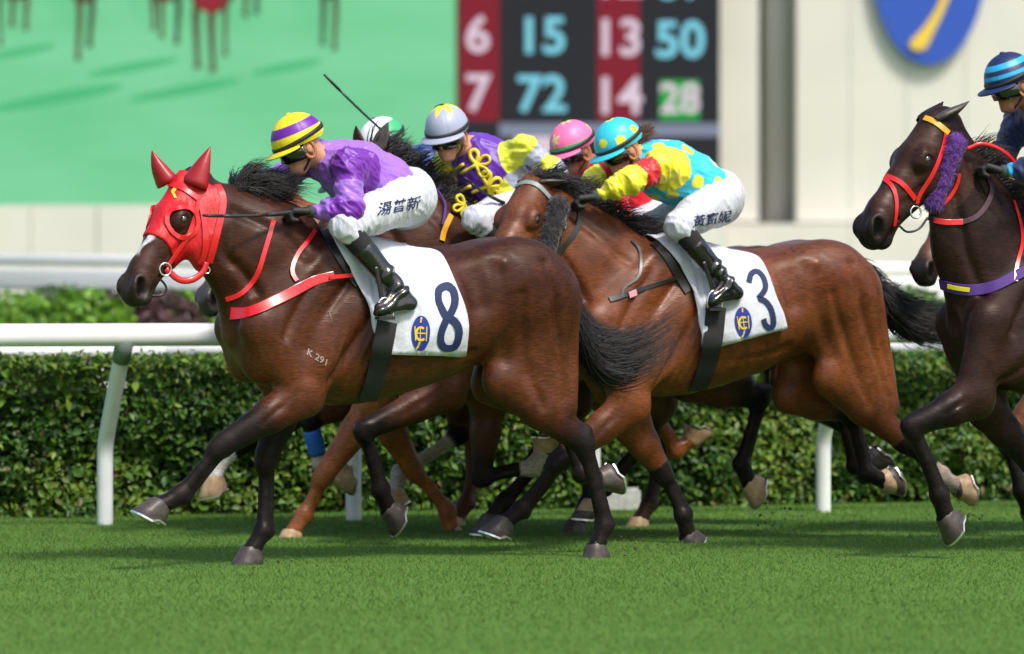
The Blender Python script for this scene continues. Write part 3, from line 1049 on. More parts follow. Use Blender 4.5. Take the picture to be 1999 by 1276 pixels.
def build_horse(sp):
    fr = Frame(sp['u'], sp['D'], sp.get('yaw', 26))
    H = Horse()
    H.fr, H.sp = fr, sp
    H.root = empty('racehorse', fr.o, fr.yaw)
    tag(H.root, sp['label'], 'horse', 'racehorses galloping in the pack')
    sc = sp.get('sc', 1.04)
    dz, slope = sp.get('dz', 0.0), sp.get('slope', 0.0)
    P = fr.P
    h = sp.get('h', 0.009)
    Y = V3(0, 1, 0)
    tr = lambda x, y, z: V3(x * sc, y * sc, z + dz + slope * x * sc)   # canonical trunk point -> local
    hd = sp['head']
    # ---- head frame
    Ph, Mz = P(*hd['poll'], hd.get('y', 0.0)), None
    L = hd.get('L', 0.66)
    o, d = fr.ray(*hd['muz'])
    # nearest-to-camera point on the muzzle ray at distance L from the poll
    du = unit(d)
    b = (Ph - o) @ du
    perp = np.linalg.norm(Ph - o - b * du)
    Mz = o + du * (b - math.sqrt(max(L * L - perp * perp, 1e-4)) * hd.get('side', 1))
    A = unit(Mz - Ph)                              # along the face, poll to nose
    l0 = unit(np.cross(V3(0, 0, 1), A))            # horizontal, to the horse's far side or near side
    if l0[1] < 0: l0 = -l0
    roll = R(hd.get('roll', 0))
    nrm = unit(np.cross(A, l0))
    if nrm[2] < 0: nrm = -nrm
    l0, nrm = l0 * math.cos(roll) + nrm * math.sin(roll), nrm * math.cos(roll) - l0 * math.sin(roll)
    hs = L / 0.66
    hw = hs * hd.get('hw', 1.06)
    hp = lambda a, n, l=0.0: Ph + hs * A * a + hw * (nrm * n + l0 * l)
    H.hp, H.A, H.N, H.Lt, H.Ph = hp, A, nrm, l0, Ph
    # ---- neck sections (crest px, throat px)
    nk = []
    for (cu, cv, bu, bv) in sp['neck']:
        c0, b0 = P(cu, cv, 0.0), P(bu, bv, 0.0)
        nk.append(((c0 + b0) / 2, np.linalg.norm(c0 - b0) / 2, c0, b0))
    ne = hp(-0.01, -0.115)
    nk.append((ne, 0.115 * hs, hp(-0.02, -0.005), hp(0.02, -0.22)))
    H.neck = nk
    # ---- bounds
    pts = [tr(-0.55, -0.4, 0.7), tr(1.3, 0.4, 1.7), hp(0.72, -0.25, 0.15), hp(-0.05, 0.08, -0.15), hp(0.7, 0.05, -.1), hp(0.1, -.3)] + [q[2] for q in nk] + [q[3] for q in nk]
    legs = []
    for lg in sp['legs']:
        y = lg['y']
        fore = lg['t'] == 'f'
        j = {}
        if fore:
            j['S'] = tr(-0.40, 0.15 * np.sign(y), 1.14)
            j['E'] = P(*lg['E'], y) if 'E' in lg else tr(-0.16, 0.16 * np.sign(y), 0.94)
            j['K'] = P(*lg['K'], lg.get('yk', y))
        else:
            j['H'] = tr(0.93, 0.13 * np.sign(y), 1.36)
            j['E'] = P(*lg['E'], np.sign(y) * 0.135) if 'E' in lg else tr(0.70, 0.135 * np.sign(y), 1.02)
            j['K'] = P(*lg['K'], lg.get('yk', y))
        yf = lg.get('yf', y * 0.85)
        j['F'] = P(*lg['F'], yf)
        a = R(233 + lg.get('th', 0))
        pd = V3(math.cos(a), 0, math.sin(a))
        j['C'] = j['F'] + pd * lg.get('pl', 0.105)
        a2 = R(233 + 14 + lg.get('th', 0))
        ax = V3(math.cos(a2), 0, math.sin(a2))
        a3 = R(180 + lg.get('th', 0))
        toe = V3(math.cos(a3), 0, math.sin(a3))
        ax2 = unit(ax - toe * (ax @ toe))
        j['ax'], j['toe'] = ax2, toe
        j['y'], j['fore'], j['sp'] = y, fore, lg
        legs.append(j)
        pts += [j['E'], j['K'], j['F'], j['C'], j['C'] + ax * 0.12 + toe * 0.1]
        if fore: ln = (np.linalg.norm(j['E'] - j['K']), np.linalg.norm(j['K'] - j['F']))
        else: ln = (np.linalg.norm(j['E'] - j['K']), np.linalg.norm(j['K'] - j['F']))
        if sp.get('dbg'): print('LEG', sp['id'], lg['t'], y, 'lens %.2f %.2f' % ln, 'hoof z %.3f' % (j['C'] + ax2 * 0.09)[2])
    H.legs = legs
    pts = np.array(pts)
    fd = Field(pts.min(0) - 0.14, pts.max(0) + 0.14, h)
    # ---- trunk
    def trunk(X, Yy, Z):
        x = X / sc
        top = np.interp(x, TX, TT).astype(np.float32) + dz + slope * X
        bot = np.interp(x, TX, TB).astype(np.float32) + dz + slope * X
        w = np.interp(x, TX, TW).astype(np.float32) * sc
        q = np.interp(x, TX, TQ).astype(np.float32)
        c = bot + 0.50 * (top - bot)
        hu = np.maximum(np.where(Z > c, top - c, c - bot), 0.02)
        q = np.where(Z > c, q, 2.0)
        zz = np.abs(Z - c) / hu
        yy = np.abs(Yy) / w
        kk = (yy ** q + zz ** q) ** (1 / q)
        d = (kk - 1) * np.minimum(w, hu) * 0.9
        d = np.maximum(d, np.abs(x - 0.365) * sc - 0.885 * sc)
        return d
    fd.func(tr(-0.6, -0.45, 0.55), tr(1.35, 0.45, 1.85) + V3(0, 0, abs(slope) * 1.4), trunk, 0.02)
    c = lambda *a, **k: fd.cone(*a, **k)
    # ---- neck
    ws = np.linspace(0, 1, len(nk))
    for i in range(len(nk) - 1):
        w = unit(Y * (1 - ws[i]) + l0 * ws[i])
        wd = sp.get('neckw', [0.54, 0.43, 0.39, 0.39, 0.44, 0.52])
        s0 = (wd[min(i, 5)] + wd[min(i + 1, 5)]) / 2
        c(nk[i][0], nk[i + 1][0], nk[i][1], nk[i + 1][1], k=0.05, w=w, sq=s0)
    GR = []                                        # shallow relief: (polyline, depth, width, side)
    for sy in (-1, 1):
        GR.append(([nk[i][0] * 0.40 + nk[i][3] * 0.60 + Y * sy * nk[i][1] * 0.45 for i in range(len(nk))], -0.011, 0.030, sy))
        GR.append(([nk[i][0] * 0.62 + nk[i][2] * 0.38 + Y * sy * nk[i][1] * 0.42 for i in range(len(nk) - 1)], -0.006, 0.030, sy))
    # ---- quarters and shoulders, each side following its leg
    for j in legs:
        sy = 1 if j['y'] > 0 else -1
        if j['fore']:
            E = j['E']
            c(tr(-0.02, 0.125 * sy, 1.45), j['S'], 0.13, 0.115, k=0.06, w=Y, sq=0.62)          # scapula
            c(j['S'], E + V3(-0.01, 0, 0.03), 0.115, 0.10, k=0.05, w=Y, sq=0.75)                  # upper arm
            tri = (tr(-0.02, 0.17 * sy, 1.20) + E) / 2
            dd = unit(tr(-0.02, 0.17 * sy, 1.22) - E)
            fd.ell(tri + V3(0.0, 0.01 * sy, 0.0), (0.19, 0.075, 0.11), (dd, Y, unit(np.cross(dd, Y))), k=0.05)   # triceps
            fd.ell(tr(-0.40, 0.085 * sy, 1.02), (0.10, 0.095, 0.15), k=0.05)                       # pectoral
            # grooves: behind the triceps, and the shoulder bed
            GR.append(([tr(0.08, 0.22 * sy, 1.42), tr(0.10, 0.26 * sy, 1.22), E + V3(0.13, 0.06 * sy, 0.08)], -0.016, 0.035, sy))
            GR.append(([tr(-0.10, 0.17 * sy, 1.46), tr(-0.24, 0.22 * sy, 1.27), tr(-0.33, 0.22 * sy, 1.10)], -0.010, 0.028, sy))
            GR.append(([tr(0.0, 0.20 * sy, 1.36), tr(-0.16, 0.245 * sy, 1.17), tr(-0.22, 0.24 * sy, 1.04)], -0.010, 0.026, sy))
            GR.append(([E + V3(-0.06, 0.1 * sy, 0.02), E * 0.45 + j['K'] * 0.55 + V3(0, 0.05 * sy, 0)], -0.006, 0.016, sy))
        else:
            Hh, St = j['H'], j['E']
            fd.ell(tr(0.86, 0.135 * sy, 1.37), (0.30, 0.145, 0.20), k=0.06)                        # croup muscle
            c(Hh, St + V3(0.03, 0, 0.03), 0.19, 0.098, k=0.07, w=Y, sq=0.66)                       # quadriceps
            gm = St * 0.45 + j['K'] * 0.55
            c(tr(1.08, 0.125 * sy, 1.30), gm + V3(0.075, 0.0, 0.05), 0.15, 0.085, k=0.07, w=Y, sq=0.72)   # hamstring
            c(tr(1.01, 0.15 * sy, 1.25), St * 0.6 + j['K'] * 0.4 + V3(0.02, 0, 0.03), 0.15, 0.10, k=0.06, w=Y, sq=0.7)
            GR.append(([tr(0.72, 0.27 * sy, 1.46), tr(0.75, 0.26 * sy, 1.28), St + V3(-0.04, 0.08 * sy, 0.12)], -0.007, 0.045, sy))
            GR.append(([tr(0.98, 0.24 * sy, 1.45), tr(1.03, 0.26 * sy, 1.25), gm + V3(0.06, 0.10 * sy, 0.10)], -0.013, 0.030, sy))
            GR.append(([tr(1.10, 0.20 * sy, 1.40), tr(1.13, 0.20 * sy, 1.20), gm + V3(0.11, 0.08 * sy, 0.10)], -0.008, 0.022, sy))
            GR.append(([tr(0.85, 0.27 * sy, 1.30), St + V3(0.07, 0.10 * sy, 0.10), St * 0.6 + j['K'] * 0.4 + V3(0, 0.1 * sy, 0)], -0.009, 0.028, sy))
    for sy in (-1, 1):
        GR.append(([tr(0.60, 0.29 * sy, 1.40), tr(0.63, 0.29 * sy, 1.25)], -0.018, 0.07, sy))       # flank hollow
        GR.append(([tr(0.20, 0.26 * sy, 0.93), tr(0.45, 0.26 * sy, 0.95), tr(0.62, 0.22 * sy, 1.02)], -0.008, 0.030, sy))
        GR.append(([tr(0.68, 0.25 * sy, 1.50), tr(0.76, 0.26 * sy, 1.46)], 0.006, 0.04, sy))         # point of hip
    # ---- legs
    lt = sp.get('lt', 1.16)
    _c = c
    c = lambda a, b, ra, rb, **k: _c(a, b, ra * lt, rb * lt, **k)
    for j in legs:
        E, K, Fk, C = j['E'], j['K'], j['F'], j['C']
        sy = 1 if j['y'] > 0 else -1
        dn = unit(Fk - K)
        bk = unit(np.cross(dn, Y)) # in-plane perpendicular
        up = unit(K - E)
        if j['fore']:
            if bk[0] < 0 and abs(dn[2]) > 0.3: bk = -bk
            fk = unit(np.cross(up, Y))
            if fk[0] < 0: fk = -fk                # points to the tail
            m1 = E * 0.6 + K * 0.4
            c(E, m1, 0.088, 0.068, k=0.05, w=Y, sq=0.78)
            c(m1, K, 0.072, 0.047, k=0.03, w=Y, sq=0.85)
            c(E - fk * 0.035, m1 - fk * 0.022, 0.06, 0.045, k=0.03, w=Y, sq=0.8)
            c(E + fk * 0.045 - up * 0.01, m1 + fk * 0.02, 0.05, 0.03, k=0.03, w=Y, sq=0.8)
            fd.ell(E + fk * 0.055 - up * 0.03, (0.035, 0.03, 0.04), k=0.03)                       # point of elbow
            c(K - up * 0.035, K + dn * 0.03, 0.050, 0.045, k=0.012, w=Y, sq=0.92)                  # knee
            fd.ell(K - kb0(fk, bk) * 0.030 - up * 0.026, (0.026, 0.036, 0.022), k=0.012)
            fd.ell(K - kb0(fk, bk) * 0.028 + dn * 0.026, (0.024, 0.034, 0.020), k=0.012)
            kb = unit(bk * 0.7 + fk * 0.7)
            fd.ell(K + kb * 0.036 - up * 0.01, (0.022, 0.018, 0.026), k=0.02)
            r1, r2 = 0.031, 0.027
        else:
            if (bk @ unit(E - K)) > 0: bk = -bk   # away from the stifle
            back = unit(np.cross(up, Y))
            if back[0] < 0: back = -back
            m1 = E * 0.55 + K * 0.45
            c(E, m1, 0.090, 0.074, k=0.06, w=Y, sq=0.74)
            c(m1, K, 0.078, 0.046, k=0.03, w=Y, sq=0.8)
            pt = K - dn * 0.062 + bk * 0.035                                                       # point of hock
            c(E * 0.72 + K * 0.28 + back * 0.07, m1 + back * 0.052, 0.07, 0.036, k=0.04, w=Y, sq=0.8)
            c(m1 + back * 0.052, pt, 0.026, 0.020, k=0.02)
            c(pt, K + bk * 0.01, 0.022, 0.036, k=0.025)
            c(K - dn * 0.02, K + dn * 0.05, 0.048, 0.040, k=0.025, w=Y, sq=0.85)
            fd.ell(E + V3(-0.035, -0.02 * sy, 0.0), (0.045, 0.035, 0.06), k=0.06)                           # stifle
            r1, r2 = 0.033, 0.029
        mid = (K + Fk) / 2
        c(K, mid, r1, r2 - 0.003, k=0.015, w=Y, sq=0.85)
        c(mid, Fk, r2 - 0.003, 0.033, k=0.015, w=Y, sq=0.9)
        if not j['fore'] and (bk @ dn) > 0.99: bk = V3(1, 0, 0)
        # flexor tendon behind the cannon
        tb = bk if j['fore'] is False else (bk if bk[0] > 0 or abs(dn[2]) <= 0.3 else -bk)
        if j['fore'] and abs(dn[2]) <= 0.3: tb = V3(0, 0, 1) if j['sp'].get('th', 0) > 60 else V3(0, 0, -1)
        c(K + tb * 0.034, Fk + tb * 0.036, 0.0135, 0.015, k=0.006)
        fd.ell(Fk, (0.050, 0.042, 0.050), k=0.02)
        fd.ell(Fk + tb * 0.034, (0.026, 0.028, 0.028), k=0.015)
        c(Fk, C + j['ax'] * 0.012, 0.034, 0.040, k=0.02)
    # ---- head
    X3 = (A, nrm, l0)
    hc = lambda a, b2, ra, rb, k=0.03, sq=1.0, op='+': fd.cone(hp(*a), hp(*b2), ra * hw, rb * hw, k=k, w=l0, sq=sq, op=op)
    he = lambda p, r, k=0.02, op='+': fd.ell(hp(*p), np.array(r) * hw, X3, k=k, op=op)
    hc((0.03, -0.085), (0.20, -0.085), 0.078, 0.086, 0.03, 1.0)
    hc((0.20, -0.082), (0.34, -0.070), 0.082, 0.060, 0.03, 0.98)
    hc((0.34, -0.072), (0.53, -0.064), 0.064, 0.054, 0.03, 0.90)
    hc((0.02, -0.11), (0.10, -0.15), 0.085, 0.09, 0.04, 0.72)
    for s2 in (-1, 1):
        he((0.170, -0.170, 0.060 * s2), (0.122, 0.108, 0.036), 0.022)
        he((0.205, -0.062, 0.078 * s2), (0.062, 0.042, 0.034), 0.025)
        hc((0.255, -0.105, 0.066 * s2), (0.40, -0.090, 0.048 * s2), 0.014, 0.010, 0.03)
        hc((0.30, -0.150, 0.030 * s2), (0.50, -0.118, 0.022 * s2), 0.030, 0.022, 0.03)
    hc((0.26, -0.165), (0.53, -0.118), 0.066, 0.044, 0.04, 0.72)
    hc((0.50, -0.074), (0.605, -0.082), 0.066, 0.061, 0.03, 0.95)
    he((0.640, -0.096), (0.044, 0.054, 0.052), 0.025)
    for s2 in (-1, 1):
        he((0.598, -0.060, 0.046 * s2), (0.056, 0.046, 0.028), 0.02)
    mo = hd.get('mouth', 0.0)
    hc((0.50, -0.128 - mo), (0.595, -0.150 - mo), 0.036, 0.034, 0.02, 0.9)
    he((0.61, -0.152 - mo), (0.036, 0.028, 0.035), 0.015)
    hc((0.50, -0.128, -0.08), (0.50, -0.128, 0.08), 0.006, 0.006, 0.012, op='-')
    fd.cone(hp(0.50, -0.126, -0.07), hp(0.70, -0.130, -0.05), 0.007, 0.009, 0.012, op='-')
    fd.cone(hp(0.50, -0.126, 0.07), hp(0.70, -0.130, 0.05), 0.007, 0.009, 0.012, op='-')
    for s2 in (-1, 1):
        fd.cone(hp(0.590, -0.045, 0.078 * s2), hp(0.630, -0.076, 0.072 * s2), 0.028 * hs, 0.031 * hs, 0.010, op='-')
        fd.ell(hp(0.213, -0.066, 0.118 * s2), np.array((0.030, 0.022, 0.024)) * hs, X3, k=0.012, op='-')
        he((0.135, -0.045, 0.108 * s2), (0.03, 0.022, 0.022), 0.03, '-')
        fd.cone(hp(0.30, -0.125, 0.092 * s2), hp(0.46, -0.100, 0.078 * s2), 0.012, 0.012, 0.02, op='-')
    H.fd = fd
    Vv, Q = fd.mesh()
    Vv = relax(Vv, Q, 1, 0.4)
    Nn = vnormals(Vv, Q)
    for (pl, dep, sg, sy) in GR:
        dm = np.full(len(Vv), 9.0)
        pl = spline(pl, 6)
        for i in range(len(pl) - 1):
            near = np.linalg.norm(Vv - (np.asarray(pl[i]) + pl[i + 1]) / 2, axis=1) < 0.35
            dm[near] = np.minimum(dm[near], seg_dist(Vv[near], pl[i], pl[i + 1])[0])
        Vv = Vv + Nn * ((Vv[:, 1] * sy > 0.02) * dep * 2.0 * np.exp(-(dm / (sg * 0.95)) ** 2))[:, None]
    Vv = relax(Vv, Q, 1, 0.4)
    Nn = vnormals(Vv, Q)
    # skin folds, ribs, veins: shallow relief
    amp = 0.0035 * fbm(Vv * np.array([1, 1, 1.0]), 9.0, 3)
    ribm = sstep(Vv[:, 0], 0.12, 0.22) * (1 - sstep(Vv[:, 0], 0.55, 0.72)) * (1 - sstep(np.abs(Vv[:, 2] - 1.12 - dz), 0.18, 0.32))
    amp += 0.0011 * ribm * (0.4 + vnoise(Vv, 5)) * np.sin((Vv[:, 0] + 0.25 * (Vv[:, 2] - 1.1)) * 2 * math.pi / 0.062)
    crz = np.exp(-(((Vv[:, 0] - 0.02) / 0.13) ** 2 + ((Vv[:, 2] - dz - 0.98) / 0.12) ** 2)) * (np.abs(Vv[:, 1]) > 0.12)
    amp += 0.0035 * crz * np.sin((Vv[:, 0] * 0.8 - Vv[:, 2] * 0.25 + 0.02 * vnoise(Vv, 8)) * 2 * math.pi / 0.034)
    Vv = Vv + Nn * amp[:, None]
    # ---- coat colours
    base, dark, light = [np.array(x) for x in sp['coat']]
    z, x = Vv[:, 2] - dz, Vv[:, 0]
    col = np.tile(base, (len(Vv), 1))
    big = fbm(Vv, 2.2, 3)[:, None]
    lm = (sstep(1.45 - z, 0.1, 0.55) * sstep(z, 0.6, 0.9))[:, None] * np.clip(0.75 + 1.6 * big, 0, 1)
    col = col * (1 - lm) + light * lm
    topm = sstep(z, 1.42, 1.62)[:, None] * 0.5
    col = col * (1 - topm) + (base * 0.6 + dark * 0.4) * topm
    for j in legs:
        y = j['y']
        side = (np.sign(Vv[:, 1] + 1e-6) == np.sign(y)) | (z < 0.75)
        up0 = j['sp'].get('bk', 0.45)
        dA, tA = seg_dist(Vv, j['E'], j['K'])
        dB, tB = seg_dist(Vv, j['K'], j['F'])
        dC, tC = seg_dist(Vv, j['F'], j['C'] + j['ax'] * 0.1)
        mA = (dA < 0.10) * sstep(tA + 0.25 * big[:, 0], up0, up0 + 0.4) * side
        mB = (dB < 0.085) * (dB <= dA + 0.02) * 1.0
        mC = (dC < 0.085) * 1.0
        m = np.maximum(np.maximum(mA, mB * (1 if up0 < 1.2 else 0)), mC * (1 if up0 < 1.2 else 0))[:, None]
        lc = np.array(j['sp'].get('lc', dark))
        col = col * (1 - m) + lc * m
        if 'sock' in j['sp']:
            t0, sc_ = j['sp']['sock']
            mS = np.maximum((dB < 0.08) * sstep(tB + 0.3 * big[:, 0], t0, t0 + 0.08), mC * 1.0)[:, None]
            col = col * (1 - mS) + np.array(sc_) * mS
    # head: dark muzzle, and dark about the eyes
    hl = (Vv - Ph) @ np.stack([A / hs, nrm / hw, l0 / hw], 1)
    inh = (np.abs(hl[:, 2]) < 0.2) & (hl[:, 0] > -0.05) & (hl[:, 1] > -0.32) & (x < nk[-1][0][0] + 0.12)
    mz = (sstep(hl[:, 0] + 0.10 * big[:, 0], 0.46, 0.62) * inh)[:, None]
    col = col * (1 - mz) + np.array(sp.get('muzzle', dark * 1.3)) * mz
    em = (np.exp(-(((hl[:, 0] - 0.215) / 0.055) ** 2 + ((hl[:, 1] + 0.07) / 0.045) ** 2)) * inh * 0.75)[:, None]
    col = col * (1 - em) + dark * em
    if 'face' in sp:
        fm = (sstep(hl[:, 0], 0.02, 0.1) * inh * (1 - mz[:, 0]) * 0.85)[:, None] * (1 - em)
        col = col * (1 - fm) + np.array(sp['face']) * fm
    if 'blaze' in sp:                              # (from, to, half-width) along the face
        a0, a1, bw = sp['blaze'][:3]
        off = sp['blaze'][3] if len(sp['blaze']) > 3 else 0.0
        bm_ = sstep(hl[:, 0], a0, a0 + 0.03) * (1 - sstep(hl[:, 0], a1 - 0.05, a1)) * (1 - sstep(np.abs(hl[:, 2] - off + 0.02 * np.sin(hl[:, 0] * 40)), bw * 0.5, bw)) * (hl[:, 1] > -0.05) * inh
        bm_ = bm_[:, None]
        col = col * (1 - bm_) + np.array((0.62, 0.60, 0.60)) * bm_
    nost = np.minimum(seg_dist(hl, (0.590, -0.045, -0.070), (0.630, -0.076, -0.064))[0], seg_dist(hl, (0.590, -0.045, 0.070), (0.630, -0.076, 0.064))[0])
    nm = ((1 - sstep(nost, 0.018, 0.028)) * inh)[:, None]
    col = col * (1 - nm * 0.9)
    lip = (np.exp(-((hl[:, 1] + 0.128) / 0.010) ** 2) * sstep(hl[:, 0], 0.5, 0.55) * inh)[:, None]
    col = col * (1 - 0.5 * lip)
    if 'blaze' in sp:
        sn = (np.exp(-(((hl[:, 0] - 0.615) / 0.022) ** 2 + ((hl[:, 1] + 0.118) / 0.014) ** 2)) * inh * 0.5)[:, None]
        col = col * (1 - sn) + np.array((0.45, 0.42, 0.42)) * sn
    nz = 1 + 0.35 * fbm(Vv, 22, 3)[:, None]
    col = np.clip(col * nz, 0.002, 1)
    # ---- extra solid pieces in the same mesh: hooves, ears
    vs, fs, fm, cs = [Vv], [Q], [np.zeros(len(Q), int)], [col]
    off = len(Vv)
    shoes = []
    tri_f, tri_m = [], []
    for j in legs:
        lat = V3(0, 1, 0)
        v, f, sv, sf = hoof_geo(j['C'], j['ax'], j['toe'], lat, 1.17)
        f4 = [q for q in f if len(q) == 4]
        n20 = [q for q in f if len(q) != 4][0]
        cc = np.mean([v[i] for i in n20], 0)
        v = v + [cc]
        for i in range(len(n20)):
            f4.append((n20[i], n20[(i + 1) % len(n20)], len(v) - 1, len(v) - 1))
        vs.append(np.array(v)); fs.append(np.array(f4) + off)
        fm.append(np.full(len(f4), 2 if j['sp'].get('pale') else 1))
        cs.append(np.tile(dark, (len(v), 1)))
        off += len(v)
        shoes.append((sv, sf))
    if not hd.get('noears'):
        for s2, key in ((-1, 'ear_near'), (1, 'ear_far')):
            eb = hp(0.015, -0.035, 0.052 * s2)
            tip = hd.get(key)
            if tip is not None:
                tp = fr.P(tip[0], tip[1], (eb + l0 * 0.02 * s2)[1])
                dd = unit(tp - eb)
                eL = min(max(np.linalg.norm(tp - eb), 0.14), 0.24)
            else:
                dd = unit(nrm * 0.9 - A * 0.5 + l0 * 0.2 * s2)
                eL = 0.17
            lat = unit(np.cross(dd, A - dd * (A @ dd)))
            frn = unit(np.cross(lat, dd))
            if frn @ A < 0: frn = -frn
            v, f = ear_geo(eb, dd, frn, lat, eL, hd.get('earw', 0.042))
            f = [q if len(q) == 4 else tuple(q[:4]) for q in f]
            vs.append(np.array(v)); fs.append(np.array(f) + off)
            fm.append(np.zeros(len(f), int))
            cs.append(np.tile(base * 0.75 + dark * 0.25, (len(v), 1)))
            off += len(v)
            if s2 == -1: H.ear = (eb, dd, eL)
            else: H.ear2 = (eb, dd, eL)
    V2, Q2 = np.concatenate(vs), np.concatenate(fs)
    H.body = mesh_obj('body', V2, Q2, None, H.root, True, np.concatenate(cs), mats=[M['coat'], M['hoof'], M['hoof_pale']], fmat=np.concatenate(fm))
    H.bvh = BVHTree.FromPolygons([Vector(v) for v in Vv], [tuple(int(i) for i in q) for q in Q])
    for (sv, sf) in shoes:
        mesh_obj('horseshoe', sv, sf, M['shoe'], H.root, False)
    # eyes
    for s2 in (-1, 1):
        e = hp(0.213, -0.066, 0.087 * s2)
        mb = MB()
        n, m2 = 14, 9
        v, f = [], []
        for i in range(m2 + 1):
            t = math.pi * i / m2
            for k in range(n):
                a = 2 * math.pi * k / n
                v.append(e + hs * (A * 0.030 * math.sin(t) * math.cos(a) + nrm * 0.025 * math.sin(t) * math.sin(a) + l0 * 0.023 * math.cos(t)))
        for i in range(m2):
            for k in range(n):
                f.append((i * n + k, i * n + (k + 1) % n, (i + 1) * n + (k + 1) % n, (i + 1) * n + k))
        mb.add(v, f)
        mb.obj('eye', M['eye'], H.root)
    # ---- mane
    mn = sp.get('mane')
    if mn:
        r = np.random.default_rng(sp.get('seed', 1))
        n = mn.get('n', 1200)
        crest = np.array(spline([q[2] for q in nk[mn.get('i0', 0):mn.get('i1', 9)]], 10))
        t = (mn.get('t0', 0.0) + (1 - mn.get('t0', 0.0)) * r.random(n) ** mn.get('pw', 1.0)) * (len(crest) - 1.001)
        i = t.astype(int)
        root = crest[i] + (t - i)[:, None] * (crest[i + 1] - crest[i])
        root = root + np.stack([r.normal(0, 0.008, n), r.normal(0, 0.016, n), r.normal(-0.015, 0.008, n)], 1)
        fl = np.array(mn['flow'])                   # where the tips stream to
        ln = mn.get('len', 0.2) * (0.55 + 0.6 * r.random(n))[:, None]
        nc = 70
        cid = np.clip(((t / (len(crest) - 1)) * nc / 2 + r.normal(0, 0.5, n)).astype(int), 0, nc // 2 - 1) * 2 + r.integers(0, 2, n)
        tab = r.normal(0, 1, (nc, 3)) * np.array([0.30, 0.45, 0.38])
        lt_ = 0.65 + 0.6 * r.random(nc)
        ln = ln * lt_[cid][:, None]
        dirs = fl + tab[cid] * mn.get('wild', 0.8) + r.normal(0, 0.09, (n, 3))
        tips = root + dirs / np.linalg.norm(dirs, axis=1)[:, None] * ln
        rise = np.array(mn.get('rise', (0.0, 0.0, 0.6)))
        mids = root + (tips - root) * 0.45 + rise * ln * 0.5
        v, f = strands(root, tips, mids, mn.get('w', 0.0022), 6, 0.012, 3)
        mesh_obj('mane', v, f, M[mn.get('mat', 'hair')], H.root)
    # ---- tail
    tl = sp.get('tail')
    if tl:
        r = np.random.default_rng(sp.get('seed', 1) + 5)
        n = tl.get('n', 1500)
        path = np.array(spline([tr(1.10, 0, 1.50)] + [P(*q) for q in tl['path']], 10))
        core = [0.040, 0.036, 0.03, 0.022, 0.012]
        k = int(len(path) * 0.42)
        rr = np.interp(np.arange(k), np.linspace(0, k - 1, 5), core)
        st = r.random(n) * 0.5 * (len(path) - 1)
        en = np.minimum(st + (0.30 + 0.55 * r.random(n) ** 1.5) * (len(path) - 1), len(path) - 1.01 - 6 * r.random(n) ** 2)
        g = lambda t: path[t.astype(int)] + (t - t.astype(int))[:, None] * (path[np.minimum(t.astype(int) + 1, len(path) - 1)] - path[t.astype(int)])
        th = r.random(n) * 6.283
        rad = np.sqrt(r.random(n))
        nc = 46
        ck = r.integers(0, nc, n)
        cth, crd = r.random(nc) * 6.283, np.sqrt(r.random(nc))
        th = cth[ck] + r.normal(0, 0.22, n)
        rad = np.clip(crd[ck] + r.normal(0, 0.08, n), 0, 1.25)
        en = np.minimum(en * (0.72 + 0.42 * r.random(nc))[ck], len(path) - 1.01)
        st = np.minimum(st, en - 3)
        st = np.maximum(st, 0)
        ring = np.stack([0.3 * np.cos(th), np.cos(th) * 0.9, np.sin(th)], 1) * rad[:, None]
        s0, s1 = tl.get('s0', 0.035), tl.get('s1', 0.11)
        wid = lambda t: (s0 + (s1 - s0) * np.sin(np.clip(t / len(path), 0, 1) * 2.2))[:, None]
        root = g(st) + ring * wid(st) * 0.7
        tips = g(en) + ring * wid(en) * 1.15 + r.normal(0, 0.025, (n, 3)) + np.array(tl.get('dip', (0, 0, 0))) * r.random((n, 1)) ** 2
        mt = (st + en) / 2
        mids = g(mt) * 2 - (g(st) + g(en)) / 2 + ring * wid(mt) + r.normal(0, 0.012, (n, 3))
        v, f = strands(root, tips, mids, tl.get('w', 0.0026), 7, 0.01, 4)
        v2, f2 = tube_geo(path[:k], list(rr), 8)
        f2 = [q for q in f2 if len(q) == 4]
        mesh_obj('tail', np.concatenate([v, np.array(v2)]), np.concatenate([f, np.array(f2) + len(v)]), M[tl.get('mat', 'hair')], H.root)
    return H
